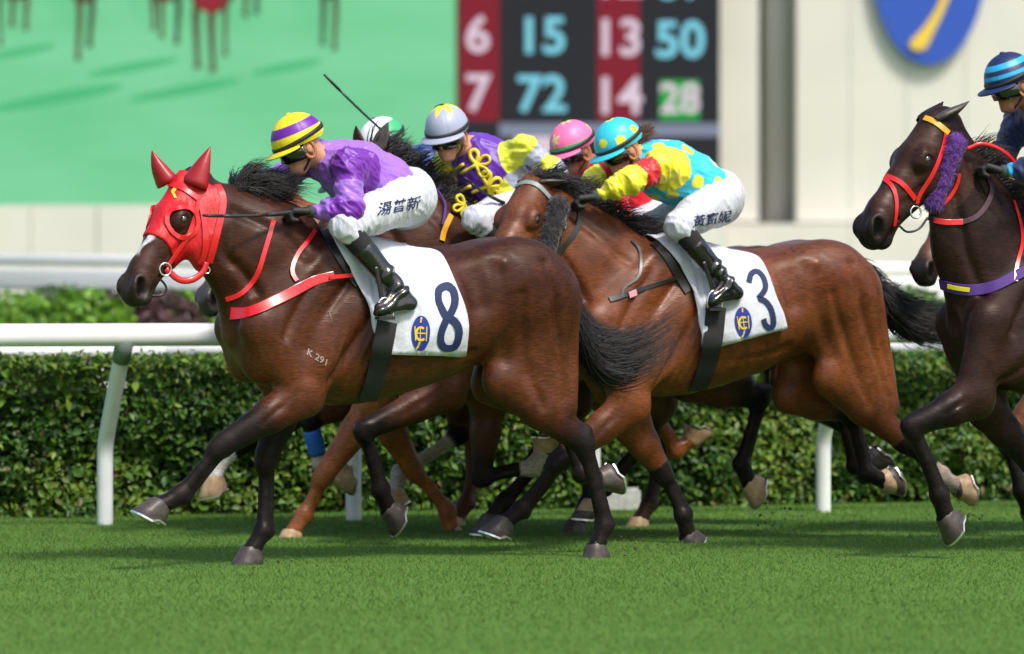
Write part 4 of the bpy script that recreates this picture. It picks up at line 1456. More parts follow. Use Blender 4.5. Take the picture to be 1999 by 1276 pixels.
# ------------------------------------------------------------------ the field of horses: pixel landmarks of the photograph on each horse's own planes
BLK = (0.010, 0.008, 0.008)
SPECS = []
SPECS.append(dict(id='h1', u=648, D=22.0, h=0.0078, sc=1.05, dz=0.015, label='dark bay racehorse in red hood and number eight cloth leading the pack',
    coat=((0.044, 0.0130, 0.0062), BLK, (0.105, 0.029, 0.0105)), muzzle=(0.026, 0.018, 0.015), face=(0.045, 0.017, 0.011), blaze=(0.30, 0.48, 0.022, 0.0), seed=1, dbg=1,
    neck=[(640, 452, 478, 700), (590, 412, 452, 610), (520, 385, 432, 560), (455, 362, 418, 528)],
    head=dict(poll=(352, 342), muz=(232, 560), L=0.67, y=0.02, noears=True, roll=0),
    legs=[dict(t='f', y=-0.15, E=(592, 772), K=(430, 871), F=(352, 966), th=-30, bk=0.25),
          dict(t='f', y=0.14, E=(562, 772), K=(518, 898), F=(514, 1037), th=0, bk=0.15),
          dict(t='h', y=-0.14, E=(985, 745), K=(1140, 868), F=(1180, 1026), th=12, bk=0.55),
          dict(t='h', y=0.14, E=(960, 750), K=(1090, 805), F=(1136, 925), th=110, bk=0.4)],
    mane=dict(n=4000, len=0.185, flow=(0.85, 0.05, 0.5), rise=(-0.2, 0, 0.7), i0=1, i1=4, t0=0.36, pw=0.9, w=0.0019, wild=1.0),
    tail=dict(n=2300, path=[(1108, 560, 0.02), (1132, 645, 0.04), (1172, 700, 0.05), (1240, 700, 0.06), (1330, 640, 0.06)], s0=0.04, s1=0.15, w=0.002)))
SPECS.append(dict(id='h3', u=1285, D=23.6, h=0.009, sc=1.04, dz=0.02, label='bright bay racehorse carrying the number three saddlecloth',
    coat=((0.120, 0.033, 0.011), BLK, (0.190, 0.056, 0.017)), muzzle=(0.03, 0.018, 0.014), face=(0.13, 0.040, 0.015), seed=2, dbg=1,
    neck=[(1275, 470, 1130, 690), (1215, 435, 1095, 620), (1160, 400, 1075, 555), (1110, 372, 1068, 520)],
    head=dict(hw=1.1, poll=(1030, 343), muz=(934, 548), L=0.72, y=-0.02, earw=0.03, ear_near=(1108, 350), ear_far=(1088, 338)),
    legs=[dict(t='f', y=-0.15, E=(1232, 792), K=(1090, 900), F=(1017, 995), th=-22, bk=0.8),
          dict(t='f', y=0.14, E=(1235, 830), K=(1294, 922), F=(1334, 1006), th=50, bk=0.75),
          dict(t='h', y=-0.14, E=(1625, 740), K=(1768, 865), F=(1838, 930), th=95, bk=0.75, sock=(0.80, (0.34, 0.27, 0.22)), pale=1),
          dict(t='h', y=0.14, E=(1545, 770), K=(1660, 805), F=(1692, 925), th=105, bk=0.5)],
    mane=dict(n=1500, len=0.16, flow=(0.9, -0.1, 0.25), rise=(0, 0, 0.5), w=0.0025),
    tail=dict(n=2200, path=[(1700, 545, 0.02), (1740, 600, 0.0), (1800, 630, 0.0), (1900, 640, 0.0)], s0=0.04, s1=0.12)))
SPECS.append(dict(id='h6', u=2042, D=22.8, h=0.0095, sc=1.04, dz=0.03, label='nearly black racehorse with purple breastgirth and sheepskin cheek rolls',
    coat=((0.020, 0.009, 0.007), (0.008, 0.006, 0.006), (0.026, 0.011, 0.008)), muzzle=(0.014, 0.010, 0.010), face=(0.040, 0.016, 0.011), seed=3, dbg=1,
    neck=[(2030, 470, 1862, 615), (1990, 415, 1836, 520), (1945, 345, 1832, 445), (1898, 285, 1838, 390)],
    head=dict(hw=1.14, poll=(1806, 222), muz=(1668, 442), L=0.72, y=0.0, ear_near=(1893, 195), ear_far=(1842, 196), earw=0.048),
    legs=[dict(t='f', y=-0.15, E=(1905, 778), K=(1778, 832), F=(1834, 966), th=55, bk=0.2),
          dict(t='f', y=0.14, E=(1930, 800), K=(2010, 900), F=(2050, 980), th=60, bk=0.2),
          dict(t='h', y=-0.14, E=(2330, 745), K=(2480, 868), F=(2530, 1010), th=30),
          dict(t='h', y=0.14, E=(2310, 750), K=(2440, 805), F=(2480, 925), th=110)],
    mane=dict(n=1400, len=0.14, flow=(0.9, -0.1, 0.35), rise=(0, 0, 0.5), w=0.002, i1=4)))
SPECS.append(dict(id='h2', u=967, D=24.0, h=0.013, sc=1.03, dz=0.0, label='bay racehorse with purple and gold browband behind the leading rider',
    coat=((0.060, 0.020, 0.011), BLK, (0.085, 0.028, 0.014)), seed=4,
    neck=[(955, 462, 815, 680), (890, 405, 775, 600), (830, 352, 740, 500), (775, 312, 710, 430)],
    head=dict(poll=(716, 284), muz=(604, 470), L=0.66, y=0.0, ear_near=(759, 237), ear_far=(696, 244)),
    legs=[dict(t='f', y=-0.15, E=(875, 765), K=(708, 840), F=(742, 956), th=61, bk=0.5),
          dict(t='f', y=0.14, E=(955, 785), K=(938, 934), F=(1040, 914), th=179, bk=0.4, sock=(0.8, (0.42, 0.36, 0.32)), pale=1),
          dict(t='h', y=-0.14, E=(1345, 748), K=(1484, 778), F=(1447, 906), th=62, pale=1),
          dict(t='h', y=0.14, E=(1275, 752), K=(1258, 862), F=(1180, 950), th=-5)],
    mane=dict(n=900, len=0.16, flow=(0.8, 0.0, 0.5), w=0.003)))
SPECS.append(dict(id='h5', u=772, D=24.75, h=0.014, sc=1.03, label='chestnut racehorse with dark muzzle showing below the leading horse\'s jaw',
    coat=((0.26, 0.082, 0.024), (0.03, 0.016, 0.012), (0.36, 0.115, 0.032)), muzzle=(0.045, 0.038, 0.038), seed=5,
    neck=[(760, 470, 620, 690), (690, 432, 572, 620), (620, 405, 548, 560), (575, 390, 535, 530)],
    head=dict(poll=(515, 378), muz=(378, 580), L=0.72, y=0.0, noears=True),
    legs=[dict(t='f', y=-0.13, E=(735, 785), K=(630, 930), F=(592, 1006), th=0, bk=1.5, pale=1),
          dict(t='f', y=0.13, E=(745, 800), K=(808, 920), F=(874, 1000), th=45, bk=1.5, pale=1),
          dict(t='h', y=-0.14, E=(1160, 745), K=(1258, 775), F=(1320, 880), th=157, bk=1.5, pale=1),
          dict(t='h', y=0.14, E=(1150, 750), K=(1290, 872), F=(1268, 983), th=0, bk=0.5)]))
SPECS.append(dict(id='h4', u=1180, D=24.9, h=0.016, sc=1.03, label='dark bay racehorse mostly hidden under the pink capped rider',
    coat=((0.040, 0.015, 0.010), BLK, (0.05, 0.02, 0.012)), seed=6,
    neck=[(1170, 470, 1040, 690), (1110, 432, 1000, 640), (1055, 410, 985, 590), (1010, 395, 968, 550)],
    head=dict(poll=(972, 372), muz=(930, 550), L=0.64, y=0.0, noears=True),
    legs=[dict(t='f', y=-0.14, E=(1120, 785), K=(1042, 908), F=(982, 980), th=-5),
          dict(t='f', y=0.14, E=(1100, 790), K=(1150, 915), F=(1143, 990), th=0),
          dict(t='h', y=-0.14, E=(1540, 745), K=(1640, 795), F=(1668, 910), th=132),
          dict(t='h', y=0.14, E=(1530, 750), K=(1652, 830), F=(1688, 930), th=120)]))
SPECS.append(dict(id='h8', u=700, D=25.2, h=0.015, sc=1.03, label='reddish bay racehorse with blue leg boot and white sock nearest the rail',
    coat=((0.085, 0.024, 0.012), BLK, (0.11, 0.03, 0.014)), seed=7,
    neck=[(690, 470, 560, 690), (640, 445, 545, 640), (590, 425, 530, 600), (550, 415, 522, 570)],
    head=dict(poll=(512, 425), muz=(498, 598), L=0.64, y=0.0, noears=True),
    legs=[dict(t='f', y=-0.14, E=(700, 775), K=(604, 820), F=(626, 906), th=91, bk=0.8, sock=(0.85, (0.4, 0.35, 0.3)), pale=1),
          dict(t='f', y=0.14, E=(600, 790), K=(500, 855), F=(432, 896), th=13, sock=(0.88, (0.6, 0.57, 0.54)), pale=1),
          dict(t='h', y=-0.14, E=(905, 748), K=(893, 850), F=(780, 922), th=20, bk=1.0, sock=(0.12, (0.5, 0.44, 0.40)), pale=1),
          dict(t='h', y=0.14, E=(930, 750), K=(928, 895), F=(910, 982), th=0, bk=1.5)]))
SPECS.append(dict(id='h7', u=2100, D=24.6, h=0.016, sc=1.03, label='bay racehorse with blue browband looking out behind the black horse',
    coat=((0.13, 0.042, 0.018), BLK, (0.16, 0.05, 0.02)), muzzle=(0.02, 0.016, 0.016), seed=8,
    neck=[(2080, 470, 1950, 690), (2020, 425, 1920, 620), (1965, 395, 1900, 540), (1915, 370, 1885, 500)],
    head=dict(poll=(1872, 348), muz=(1784, 524), L=0.64, y=0.0, noears=True),
    legs=[dict(t='f', y=-0.14, E=(2040, 780), K=(1963, 860), F=(1994, 958), th=60, bk=0.6),
          dict(t='f', y=0.14, E=(2040, 790), K=(2080, 900), F=(2090, 990), th=20),
          dict(t='h', y=-0.14, E=(2400, 745), K=(2500, 860), F=(2540, 990), th=20),
          dict(t='h', y=0.14, E=(2400, 750), K=(2500, 840), F=(2560, 950), th=60)]))
# ------------------------------------------------------------------ jockeys
M['skin'] = simple_mat('skin', lin(196, 140, 112), 0.5, var=0.12, vscale=30, spec=0.4)
M['skin_tan'] = simple_mat('skin_tan', lin(160, 105, 78), 0.5, var=0.12, vscale=30, spec=0.4)
def satin_mat():
    m, nt, bs = new_mat('racing_silk')
    a = node(nt, 'ShaderNodeVertexColor')
    a.layer_name = 'Col'
    nt.links.new(a.outputs[0], bs.inputs['Base Color'])
    bs.inputs['Roughness'].default_value = 0.44
    bs.inputs['Specular IOR Level'].default_value = 0.45
    bs.inputs['Sheen Weight'].default_value = 0.15
    bs.inputs['Anisotropic'].default_value = 0.3
    noise_bump(nt, bs, 30, 0.22, 0.010, 3, (1.0, 1.0, 0.45))
    return m
M['silk'] = satin_mat()
M['breeches'] = simple_mat('white_breeches', (0.54, 0.55, 0.60), 0.55, bump=(34, 0.8, 0.008, 3), stretch=(2.2, 1, 0.5), sheen=0.1)
M['boot'] = simple_mat('black_patent_boot', (0.009, 0.009, 0.010), 0.16, spec=0.6, coat=0.5, bump=(22, 0.45, 0.012, 2))
M['stocking'] = simple_mat('black_stocking', (0.010, 0.010, 0.011), 0.85)
M['glove'] = simple_mat('black_glove', (0.012, 0.012, 0.013), 0.65, bump=(120, 0.3, 0.002))
M['cuff'] = simple_mat('green_grey_cuff', (0.035, 0.05, 0.045), 0.8)
M['goggle'] = simple_mat('goggle_lens', (0.006, 0.006, 0.007), 0.08, spec=0.7, coat=1.0)
M['black_rubber'] = simple_mat('black_elastic', (0.012, 0.012, 0.013), 0.6)
M['tan_leather'] = simple_mat('tan_leather', lin(170, 110, 62), 0.5)
M['helmet'] = simple_mat('helmet_silk', None, 0.42, spec=0.45, attr=True, bump=(30, 0.15, 0.008, 2))
M['whip'] = simple_mat('whip_shaft', (0.02, 0.02, 0.022), 0.45)
M['hair_person'] = simple_mat('brown_hair', (0.09, 0.035, 0.018), 0.5, var=0.3, vscale=60)

def helmet(J, colfn, peakcol, name='helmet', sc=1.0, band=True, button=None):
    f, u, r, c = J.hf, J.hu, J.hr, J.hc
    c = c + u * 0.040
    n, m = 96, 34
    v, fc, cols = [], [], []
    ax = np.array([0.136, 0.112, 0.128]) * sc       # front-back, side, up
    for i in range(m + 1):
        t = (math.pi * 0.56) * i / m
        for k in range(n):
            a = 2 * math.pi * k / n
            d = V3(math.sin(t) * math.cos(a), math.sin(t) * math.sin(a), math.cos(t))
            seam = 1 - 0.010 * math.exp(-((((a * 6 / (2 * math.pi)) % 1) - 0.5) / 0.035) ** 2) + 0.008 * math.sin(3 * a) * math.sin(7 * t) * 0.5
            tuck = 0.95 if t > math.pi * 0.53 else 1.0
            v.append(c + (f * d[0] * ax[0] + r * d[1] * ax[1] + u * d[2] * ax[2]) * seam * tuck)
            cols.append(colfn(d, a, t))
    for i in range(m):
        for k in range(n):
            fc.append((i * n + k, i * n + (k + 1) % n, (i + 1) * n + (k + 1) % n, (i + 1) * n + k))
    H = mesh_obj(name, v, np.array(fc), M['helmet'], J.root, True, cols)
    # peak
    mb = MB()
    pv, pf = [], []
    n2 = 22
    for i in range(n2 + 1):
        a = R(-72 + 144 * i / n2)
        ca, sa = math.cos(a), math.sin(a)
        ext = 0.052 * sc * max(0.0, math.cos(a * 1.22)) ** 0.6
        for (o, dz) in ((-0.012, 0.0), (ext, -0.010 - 0.18 * ext), (ext + 0.003, -0.014 - 0.18 * ext), (ext, -0.018 - 0.18 * ext), (-0.012, -0.008)):
            pv.append(c + f * (ax[0] + o) * ca + r * (ax[1] + o) * sa + u * (-0.012 * sc + dz))
    for i in range(n2):
        for q in range(4):
            pf.append((i * 5 + q, i * 5 + q + 1, (i + 1) * 5 + q + 1, (i + 1) * 5 + q))
    mesh_obj('peak', pv, pf, M['helmet'], J.root, True, [peakcol] * len(pv))
    if band:
        tv = []
        mb = MB()
        ring = [c + f * ax[0] * 1.012 * math.cos(a) + r * ax[1] * 1.012 * math.sin(a) + u * (0.000 * sc + 0.016 * -math.cos(a) + 0.004) for a in np.linspace(0, 2 * math.pi, 49)]
        v2, f2 = tube_geo(ring, 0.009, 6, False, 0.35, r)
        # flat band: taller than thick
        vv = []
        for i, p in enumerate(ring):
            out = unit((p - c) - u * ((p - c) @ u))
            for (o, z) in ((-0.004, -0.010), (0.004, -0.010), (0.004, 0.010), (-0.004, 0.010)):
                vv.append(p + out * o + u * z)
        ff = [(i * 4 + q, i * 4 + (q + 1) % 4, (i + 1) * 4 + (q + 1) % 4, (i + 1) * 4 + q) for i in range(len(ring) - 1) for q in range(4)]
        mesh_obj('elastic_band', vv, ff, M['black_rubber'], J.root, True)
    if button is not None:
        v2, f2 = [], []
        for i in range(6):
            t = math.pi * i / 5
            for k in range(10):
                a = 2 * math.pi * k / 10
                v2.append(c + u * ax[2] + 0.014 * (f * math.sin(t) * math.cos(a) + r * math.sin(t) * math.sin(a) + u * math.cos(t) * 0.6))
        for i in range(5):
            for k in range(10):
                f2.append((i * 10 + k, i * 10 + (k + 1) % 10, (i + 1) * 10 + (k + 1) % 10, (i + 1) * 10 + k))
        mesh_obj('cap_button', v2, f2, M['helmet'], J.root, True, [button] * len(v2))
    # goggle strap running up over the back of the cap
    pts = []
    for t in np.linspace(0, 1, 16):
        a = R(100 + 12 * math.sin(t * 3.14))
        el = R(-14 + 108 * t)
        d = V3(math.cos(el) * math.cos(a), -math.cos(el) * math.sin(a), math.sin(el))
        pts.append((c + (f * d[0] * ax[0] + r * d[1] * ax[1] + u * d[2] * ax[2]) * 1.015, unit(f * d[0] / ax[0] + r * d[1] / ax[1] + u * d[2] / ax[2])))
    vv, ff = ribbon_geo([p for p, q in pts], [q for p, q in pts], 0.013, 0.004)
    mesh_obj('goggle_strap', vv, ff, M['black_rubber'], J.root, True)
    return H

def ribbon_geo(pts, nrm, width, thick):
    """flat strap lying along points with surface normals; faces do not share corner vertices, so edges stay crisp"""
    N = len(pts)
    sec = ((-0.5, -0.3), (-0.5, 0.8), (-0.45, 1.0), (0.45, 1.0), (0.5, 0.8), (0.5, -0.3))
    S = []
    for i in range(N):
        t = unit(np.asarray(pts[min(i + 1, N - 1)]) - pts[max(i - 1, 0)])
        n = unit(nrm[i] - t * (nrm[i] @ t))
        b = np.cross(t, n)
        w = width[i] if hasattr(width, '__len__') else width
        S.append([pts[i] + b * x * w + n * z * thick for (x, z) in sec])
    v, f = [], []
    for q in range(6):
        q2 = (q + 1) % 6
        o = len(v)
        for i in range(N): v += [S[i][q], S[i][q2]]
        for i in range(N - 1): f.append((o + 2 * i, o + 2 * i + 1, o + 2 * i + 3, o + 2 * i + 2))
    for e_ in (0, N - 1):
        o = len(v)
        v += S[e_]
        f.append(tuple(range(o, o + 6)) if e_ else tuple(range(o + 5, o - 1, -1)))
    return v, f

def fist(fd, W, d, pn, sd, grow=0.0, k=0.006):
    """closed hand: W wrist, d along the hand, pn palm normal, sd towards the thumb"""
    c = fd.cone
    g = grow
    for i in range(4):
        o = 0.030 - 0.0195 * i
        kn = W + d * (0.088 - 0.004 * abs(i - 1)) + sd * o
        c(W + d * 0.012 + sd * o * 0.7, kn, 0.016 + g, 0.0135 + g, k=0.012)
        ln = [0.036, 0.040, 0.037, 0.030][i]
        p1 = kn + d * ln * 0.70 + pn * ln * 0.65
        p2 = p1 + pn * 0.024 - d * 0.012
        p3 = p2 - d * 0.024 + pn * 0.002
        c(kn, p1, 0.0105 + g, 0.0098 + g, k=k)
        c(p1, p2, 0.0098 + g, 0.0092 + g, k=k)
        c(p2, p3, 0.0090 + g, 0.0080 + g, k=k)
    t0 = W + d * 0.022 + sd * 0.026
    t1 = W + d * 0.060 + sd * 0.046 + pn * 0.018
    t2 = W + d * 0.088 + sd * 0.036 + pn * 0.036
    c(t0, t1, 0.016 + g, 0.0125 + g, k=0.01)
    c(t1, t2, 0.0115 + g, 0.0095 + g, k=k)

class Jockey:
    pass

def build_jockey(H, js):
    """rider on horse H; landmarks are photo pixels with a sideways offset"""
    fr = H.fr
    J = Jockey()
    J.js = js
    J.root = empty('person', fr.o, fr.yaw)
    tag(J.root, js['label'], 'person', 'jockeys riding in the race')
    p = {k: fr.P(*v) for k, v in js['pt'].items()}
    J.p = p
    # head frame
    ya, pi_ = R(js.get('hyaw', 0)), R(js.get('hpitch', 20))
    J.hf = unit(V3(-math.cos(ya) * math.cos(pi_), -math.sin(ya) * math.cos(pi_), -math.sin(pi_)))   # face direction
    r0 = unit(np.cross(V3(0, 0, 1), J.hf))
    J.hu = unit(np.cross(J.hf, r0))
    ro = R(js.get('hroll', 0))
    J.hr, J.hu = r0 * math.cos(ro) + J.hu * math.sin(ro), J.hu * math.cos(ro) - r0 * math.sin(ro)
    J.hc = p['head']
    hp = lambda a, b, c=0.0: J.hc + J.hf * a + J.hu * b + J.hr * c
    J.hp = hp
    ax = (J.hf, J.hu, J.hr)
    h = js.get('h', 0.007)
    Y = V3(0, 1, 0)
    allp = np.array(list(p.values()))
    lo, hi = allp.min(0) - 0.24, allp.max(0) + 0.24
    pel, wst, chs, nkb = p['pelvis'], p['waist'], p['chest'], p['neck']
    lat = unit(p['sh_f'] - p['sh_n'])
    def head(fd):
        fd.ell(hp(-0.005, 0.035), (0.098, 0.100, 0.078), ax, 0.02)
        fd.cone(hp(0.040, 0.0), hp(0.052, -0.085), 0.066, 0.040, 0.03, w=J.hr, sq=0.95)
        fd.cone(hp(0.0, -0.04), hp(0.045, -0.085), 0.058, 0.040, 0.03)
        fd.cone(hp(0.094, 0.012), hp(0.118, -0.036), 0.0075, 0.0108, 0.012)
        fd.ell(hp(0.108, -0.040), (0.010, 0.007, 0.015), ax, 0.008)
        fd.ell(hp(0.086, 0.018), (0.018, 0.012, 0.052), ax, 0.02)
        fd.ell(hp(0.093, -0.068), (0.012, 0.007, 0.024), ax, 0.006)
        fd.ell(hp(0.090, -0.083), (0.012, 0.008, 0.020), ax, 0.006)
        fd.ell(hp(0.084, -0.104), (0.020, 0.016, 0.020), ax, 0.015)
        for s in (-1, 1):
            fd.ell(hp(0.062, -0.030, 0.046 * s), (0.030, 0.024, 0.020), ax, 0.02)
            fd.ell(hp(-0.008, -0.012, 0.080 * s), (0.020, 0.033, 0.010), ax, 0.006)
            fd.ell(hp(0.088, -0.008, 0.034 * s), (0.012, 0.010, 0.016), ax, 0.010, '-')
        fd.cone(hp(0.100, -0.0755, -0.02), hp(0.100, -0.0755, 0.02), 0.004, 0.004, 0.004, op='-')
        fd.cone(hp(-0.03, -0.05), nkb, 0.056, 0.066, 0.03)
    hands = {}
    for sd, s in (('n', -1), ('f', 1)):
        W = p['wr_' + sd]
        dd = unit(p['ha_' + sd] - W)
        ref = js.get('palm', V3(0, 0, -1))
        pn = unit(np.asarray(ref, float) - dd * (np.asarray(ref, float) @ dd))
        sdv = unit(np.cross(pn, dd)) * (1 if True else 1)
        if js.get('thumb_flip', False): sdv = -sdv
        if sdv @ V3(0, -s * 1.0, 0) < 0: sdv = -sdv      # thumbs face inwards
        hands[sd] = (W, dd, pn, sdv)
    J.hands = hands
    # ---- body: one skin mesh from head to feet
    fd = Field(lo, hi, h * 1.25)
    head(fd)
    fd.cone(nkb, chs, 0.07, 0.125, 0.04, w=lat, sq=1.15)
    fd.cone(chs, wst, 0.125, 0.105, 0.04, w=lat, sq=1.15)
    fd.cone(wst, pel, 0.105, 0.135, 0.04, w=Y, sq=1.15)
    for sd in ('n', 'f'):
        fd.cone(p['sh_' + sd], p['el_' + sd], 0.050, 0.038, 0.03)
        fd.cone(p['el_' + sd], p['wr_' + sd], 0.040, 0.026, 0.02)
        fist(fd, *hands[sd], grow=-0.002)
        fd.cone(p['hip_' + sd], p['kn_' + sd], 0.085, 0.055, 0.04)
        fd.cone(p['kn_' + sd], p['an_' + sd], 0.052, 0.034, 0.02)
        fd.cone(p['an_' + sd], p['toe_' + sd], 0.036, 0.026, 0.02)
    V, Q = fd.mesh()
    V = relax(V, Q, 1, 0.3)
    J.body = mesh_obj('body', V, Q, M[js.get('skin', 'skin')], J.root)
    bvs = []
    # ---- silks
    g = Field(lo, hi, h)
    bag = js.get('bag', 0.03)
    g.cone(nkb, nkb + (chs - nkb) * 0.3, 0.080, 0.10, 0.03, w=lat, sq=1.2)
    g.cone(nkb + (chs - nkb) * 0.25, chs, 0.105, 0.135 + bag * 0.6, 0.04, w=lat, sq=1.25)
    g.cone(chs, wst, 0.135 + bag * 0.6, 0.120 + bag, 0.05, w=lat, sq=1.18)
    we = wst + (pel - wst) * js.get('hem', 0.55)
    g.cone(wst, we, 0.120 + bag, 0.125 + bag * 0.5, 0.03, w=Y, sq=1.12)
    for sd in ('n', 'f'):
        sh, el, wr = p['sh_' + sd], p['el_' + sd], p['wr_' + sd]
        sf = js.get('slv', 1.0)
        g.cone(sh + (chs - sh) * 0.2, sh, 0.085 * sf, 0.076 * sf, 0.05)
        mdl = (sh + el) / 2
        g.cone(sh, el, 0.076 * sf, 0.064 * sf, 0.04)
        cf = el + (wr - el) * js.get('cuff', 0.80)
        g.cone(el, el + (cf - el) * 0.55, 0.066, 0.056, 0.03)
        g.cone(el + (cf - el) * 0.55, cf, 0.056, 0.031, 0.015)
    # open at the neck and the hem
    hd_ = unit(pel - wst)
    hemo = we + hd_ * 0.10
    g.func(lo, hi, lambda X, Yy, Z: ((X - hemo[0]) * hd_[0] + (Yy - hemo[1]) * hd_[1] + (Z - hemo[2]) * hd_[2]), 0.01, '&')
    V, Q = g.mesh()
    V = relax(V, Q, 1, 0.4)
    N = vnormals(V, Q)
    # folds: run across sleeves and radiate at armpits and waist
    tdir = unit(pel - chs)
    du = V @ tdir
    dn_, tn = seg_dist(V, p['sh_n'], p['el_n'])
    df_, tf = seg_dist(V, p['sh_f'], p['el_f'])
    en_, un = seg_dist(V, p['el_n'], p['wr_n'])
    ef_, uf = seg_dist(V, p['el_f'], p['wr_f'])
    arm = np.minimum(np.minimum(dn_, df_), np.minimum(en_, ef_))
    bd = np.minimum(seg_dist(V, nkb, chs)[0] , seg_dist(V, chs, pel)[0])
    isarm = sstep(bd - arm, 0.00, 0.05)
    # anisotropic domain: tight along the sleeve, loose around it; on the back the other way round
    an_ = unit(p['wr_n'] - p['sh_n'])
    dA = V + np.outer(V @ an_, an_) * 1.6
    dB = V - np.outer(V @ tdir, tdir) * 0.72
    warp = np.stack([vnoise(V + 11, 9), vnoise(V + 23, 9), vnoise(V + 37, 9)], 1) * 0.05
    rg = lambda D, s: (1 - np.abs(2 * vnoise(D + warp, s) - 1)) ** 2.2
    fa = 0.016 * rg(dA, 13) + 0.008 * rg(dA + 4, 27)
    fb = 0.013 * rg(dB, 17) + 0.007 * rg(dB + 4, 34)
    amp = isarm * fa + (1 - isarm) * fb - 0.010
    V = V + N * amp[:, None] * js.get('fold', 1.0)
    V = relax(V, Q, 1, 0.3)
    at_arm = np.where(np.minimum(dn_, en_) < np.minimum(df_, ef_), 0, 1)
    tt = np.where(at_arm == 0, np.where(dn_ < en_, tn * 0.5, 0.5 + un * 0.5), np.where(df_ < ef_, tf * 0.5, 0.5 + uf * 0.5))
    cols = js['silkcol'](V, isarm, tt, du - (chs @ tdir), J)
    J.silk = mesh_obj('silks', V, Q, M['silk'], J.root, True, cols)
    J.silk_bvh = BVHTree.FromPolygons([Vector(q) for q in V], [tuple(int(i) for i in q) for q in Q])
    # ---- breeches
    g = Field(lo, hi, h * 1.25)
    g.cone(wst + (pel - wst) * 0.5, pel, 0.120, 0.150, 0.04, w=Y, sq=1.12)
    for sd in ('n', 'f'):
        hip, kn = p['hip_' + sd], p['kn_' + sd]
        g.cone(pel, hip, 0.130, 0.108, 0.05)
        g.cone(hip, (hip + kn) / 2, 0.112, 0.094, 0.04)
        g.cone((hip + kn) / 2, kn, 0.094, 0.066, 0.03)
        g.cone(kn, kn + (p['an_' + sd] - kn) * 0.10, 0.066, 0.058, 0.02)
    V, Q = g.mesh()
    V = relax(V, Q, 1, 0.4)
    N = vnormals(V, Q)
    ld = unit(p['kn_n'] - p['hip_n'])
    wz = np.stack([vnoise(V + 11, 8), vnoise(V + 23, 8), vnoise(V + 37, 8)], 1) * 0.05
    dm = V + np.outer(V @ ld, ld) * 2.0
    w2 = (1 - np.abs(2 * vnoise(dm + wz, 19) - 1)) ** 2.5
    near_kn = np.exp(-(np.minimum(np.linalg.norm(V - p['kn_n'], axis=1), np.linalg.norm(V - p['hip_n'], axis=1)) / 0.14) ** 2)
    V = V + N * ((0.0045 + 0.010 * near_kn) * w2 * js.get('crease', 1.0))[:, None]
    J.breeches = mesh_obj('breeches', V, Q, M['breeches'], J.root)
    J.leg_bvh = BVHTree.FromPolygons([Vector(q) for q in V], [tuple(int(i) for i in q) for q in Q])
    # ---- boots with stocking at the knee
    for sd in ('n', 'f'):
        kn, an, toe = p['kn_' + sd], p['an_' + sd], p['toe_' + sd]
        heel = an + unit(an - (kn + toe) / 2 + V3(0.02, 0, -0.06)) * 0.055 if ('heel_' + sd) not in p else p['heel_' + sd]
        q = np.array([kn, an, toe, heel])
        g = Field(q.min(0) - 0.12, q.max(0) + 0.12, max(0.007, h * 0.9))
        sk0 = kn + (an - kn) * 0.04
        sk1 = kn + (an - kn) * 0.42
        g.cone(sk0, sk1, 0.062, 0.055, 0.02)
        V, Q = g.mesh()
        mesh_obj('stocking', V, Q, M['stocking'], J.root)
        g = Field(q.min(0) - 0.12, q.max(0) + 0.12, max(0.007, h * 0.9))
        g.cone(kn + (an - kn) * 0.36, kn + (an - kn) * 0.72, 0.059, 0.050, 0.02)
        g.cone(kn + (an - kn) * 0.72, an, 0.050, 0.042, 0.02)
        g.cone(an, heel, 0.040, 0.036, 0.02)
        g.cone(an, toe, 0.042, 0.030, 0.02)
        g.cone(heel, toe, 0.034, 0.030, 0.02)
        V, Q = g.mesh()
        V = relax(V, Q, 1, 0.3)
        N = vnormals(V, Q)
        ad = unit(an - kn)
        tt = (V - kn) @ ad / np.linalg.norm(an - kn)
        V = V + N * (0.006 * np.sin(tt * 42 + 7 * vnoise(V, 14)) * sstep(tt, 0.62, 0.75) * (1 - sstep(tt, 0.98, 1.1)))[:, None]
        mesh_obj('boot', V, Q, M['boot'], J.root)
    # ---- gloves
    for sd in ('n', 'f'):
        W, dd, pn, sv = hands[sd]
        q = np.array([W, W + dd * 0.14, W + pn * 0.05, W - pn * 0.03, W + sv * 0.06, W - sv * 0.05])
        g = Field(q.min(0) - 0.03, q.max(0) + 0.03, 0.0048 if h < 0.008 else 0.007)
        fist(g, W, dd, pn, sv, grow=0.0022, k=0.005)
        V, Q = g.mesh()
        mesh_obj('glove', V, Q, M['glove'], J.root)
        back = unit(p['el_' + sd] - W)
        v, f = tube_geo([W + back * 0.030, W + back * 0.005, W + dd * 0.015], [0.033, 0.033, 0.030], 14)
        mesh_obj('glove_cuff', v, f, M['cuff'], J.root)
    # ---- headgear
    helmet(J, js['capcol'], js['peak'], band=True, button=js.get('button'))
    v, f = [], []
    n2 = 24
    for i in range(n2 + 1):
        a = R(-84 + 168 * i / n2)
        ca, sa = math.cos(a), math.sin(a)
        nose = 0.012 * math.exp(-(a / 0.18) ** 2)
        for (o, z) in ((0.000, 0.034), (0.014, 0.028), (0.018, -0.004), (0.012, -0.036 + nose), (-0.006, -0.040 + nose), (-0.010, 0.0)):
            v.append(hp((0.100 + o) * ca + 0.004, -0.010 + z * 1.1 - 0.006 * (1 - ca), (0.078 + o) * sa))
    for i in range(n2):
        for q in range(6):
            q2 = (q + 1) % 6
            f.append((i * 6 + q, i * 6 + q2, (i + 1) * 6 + q2, (i + 1) * 6 + q))
    f += [(5, 4, 3, 2, 1, 0), tuple(n2 * 6 + q for q in range(6))]
    mesh_obj('goggles', v, f, M['goggle'], J.root)
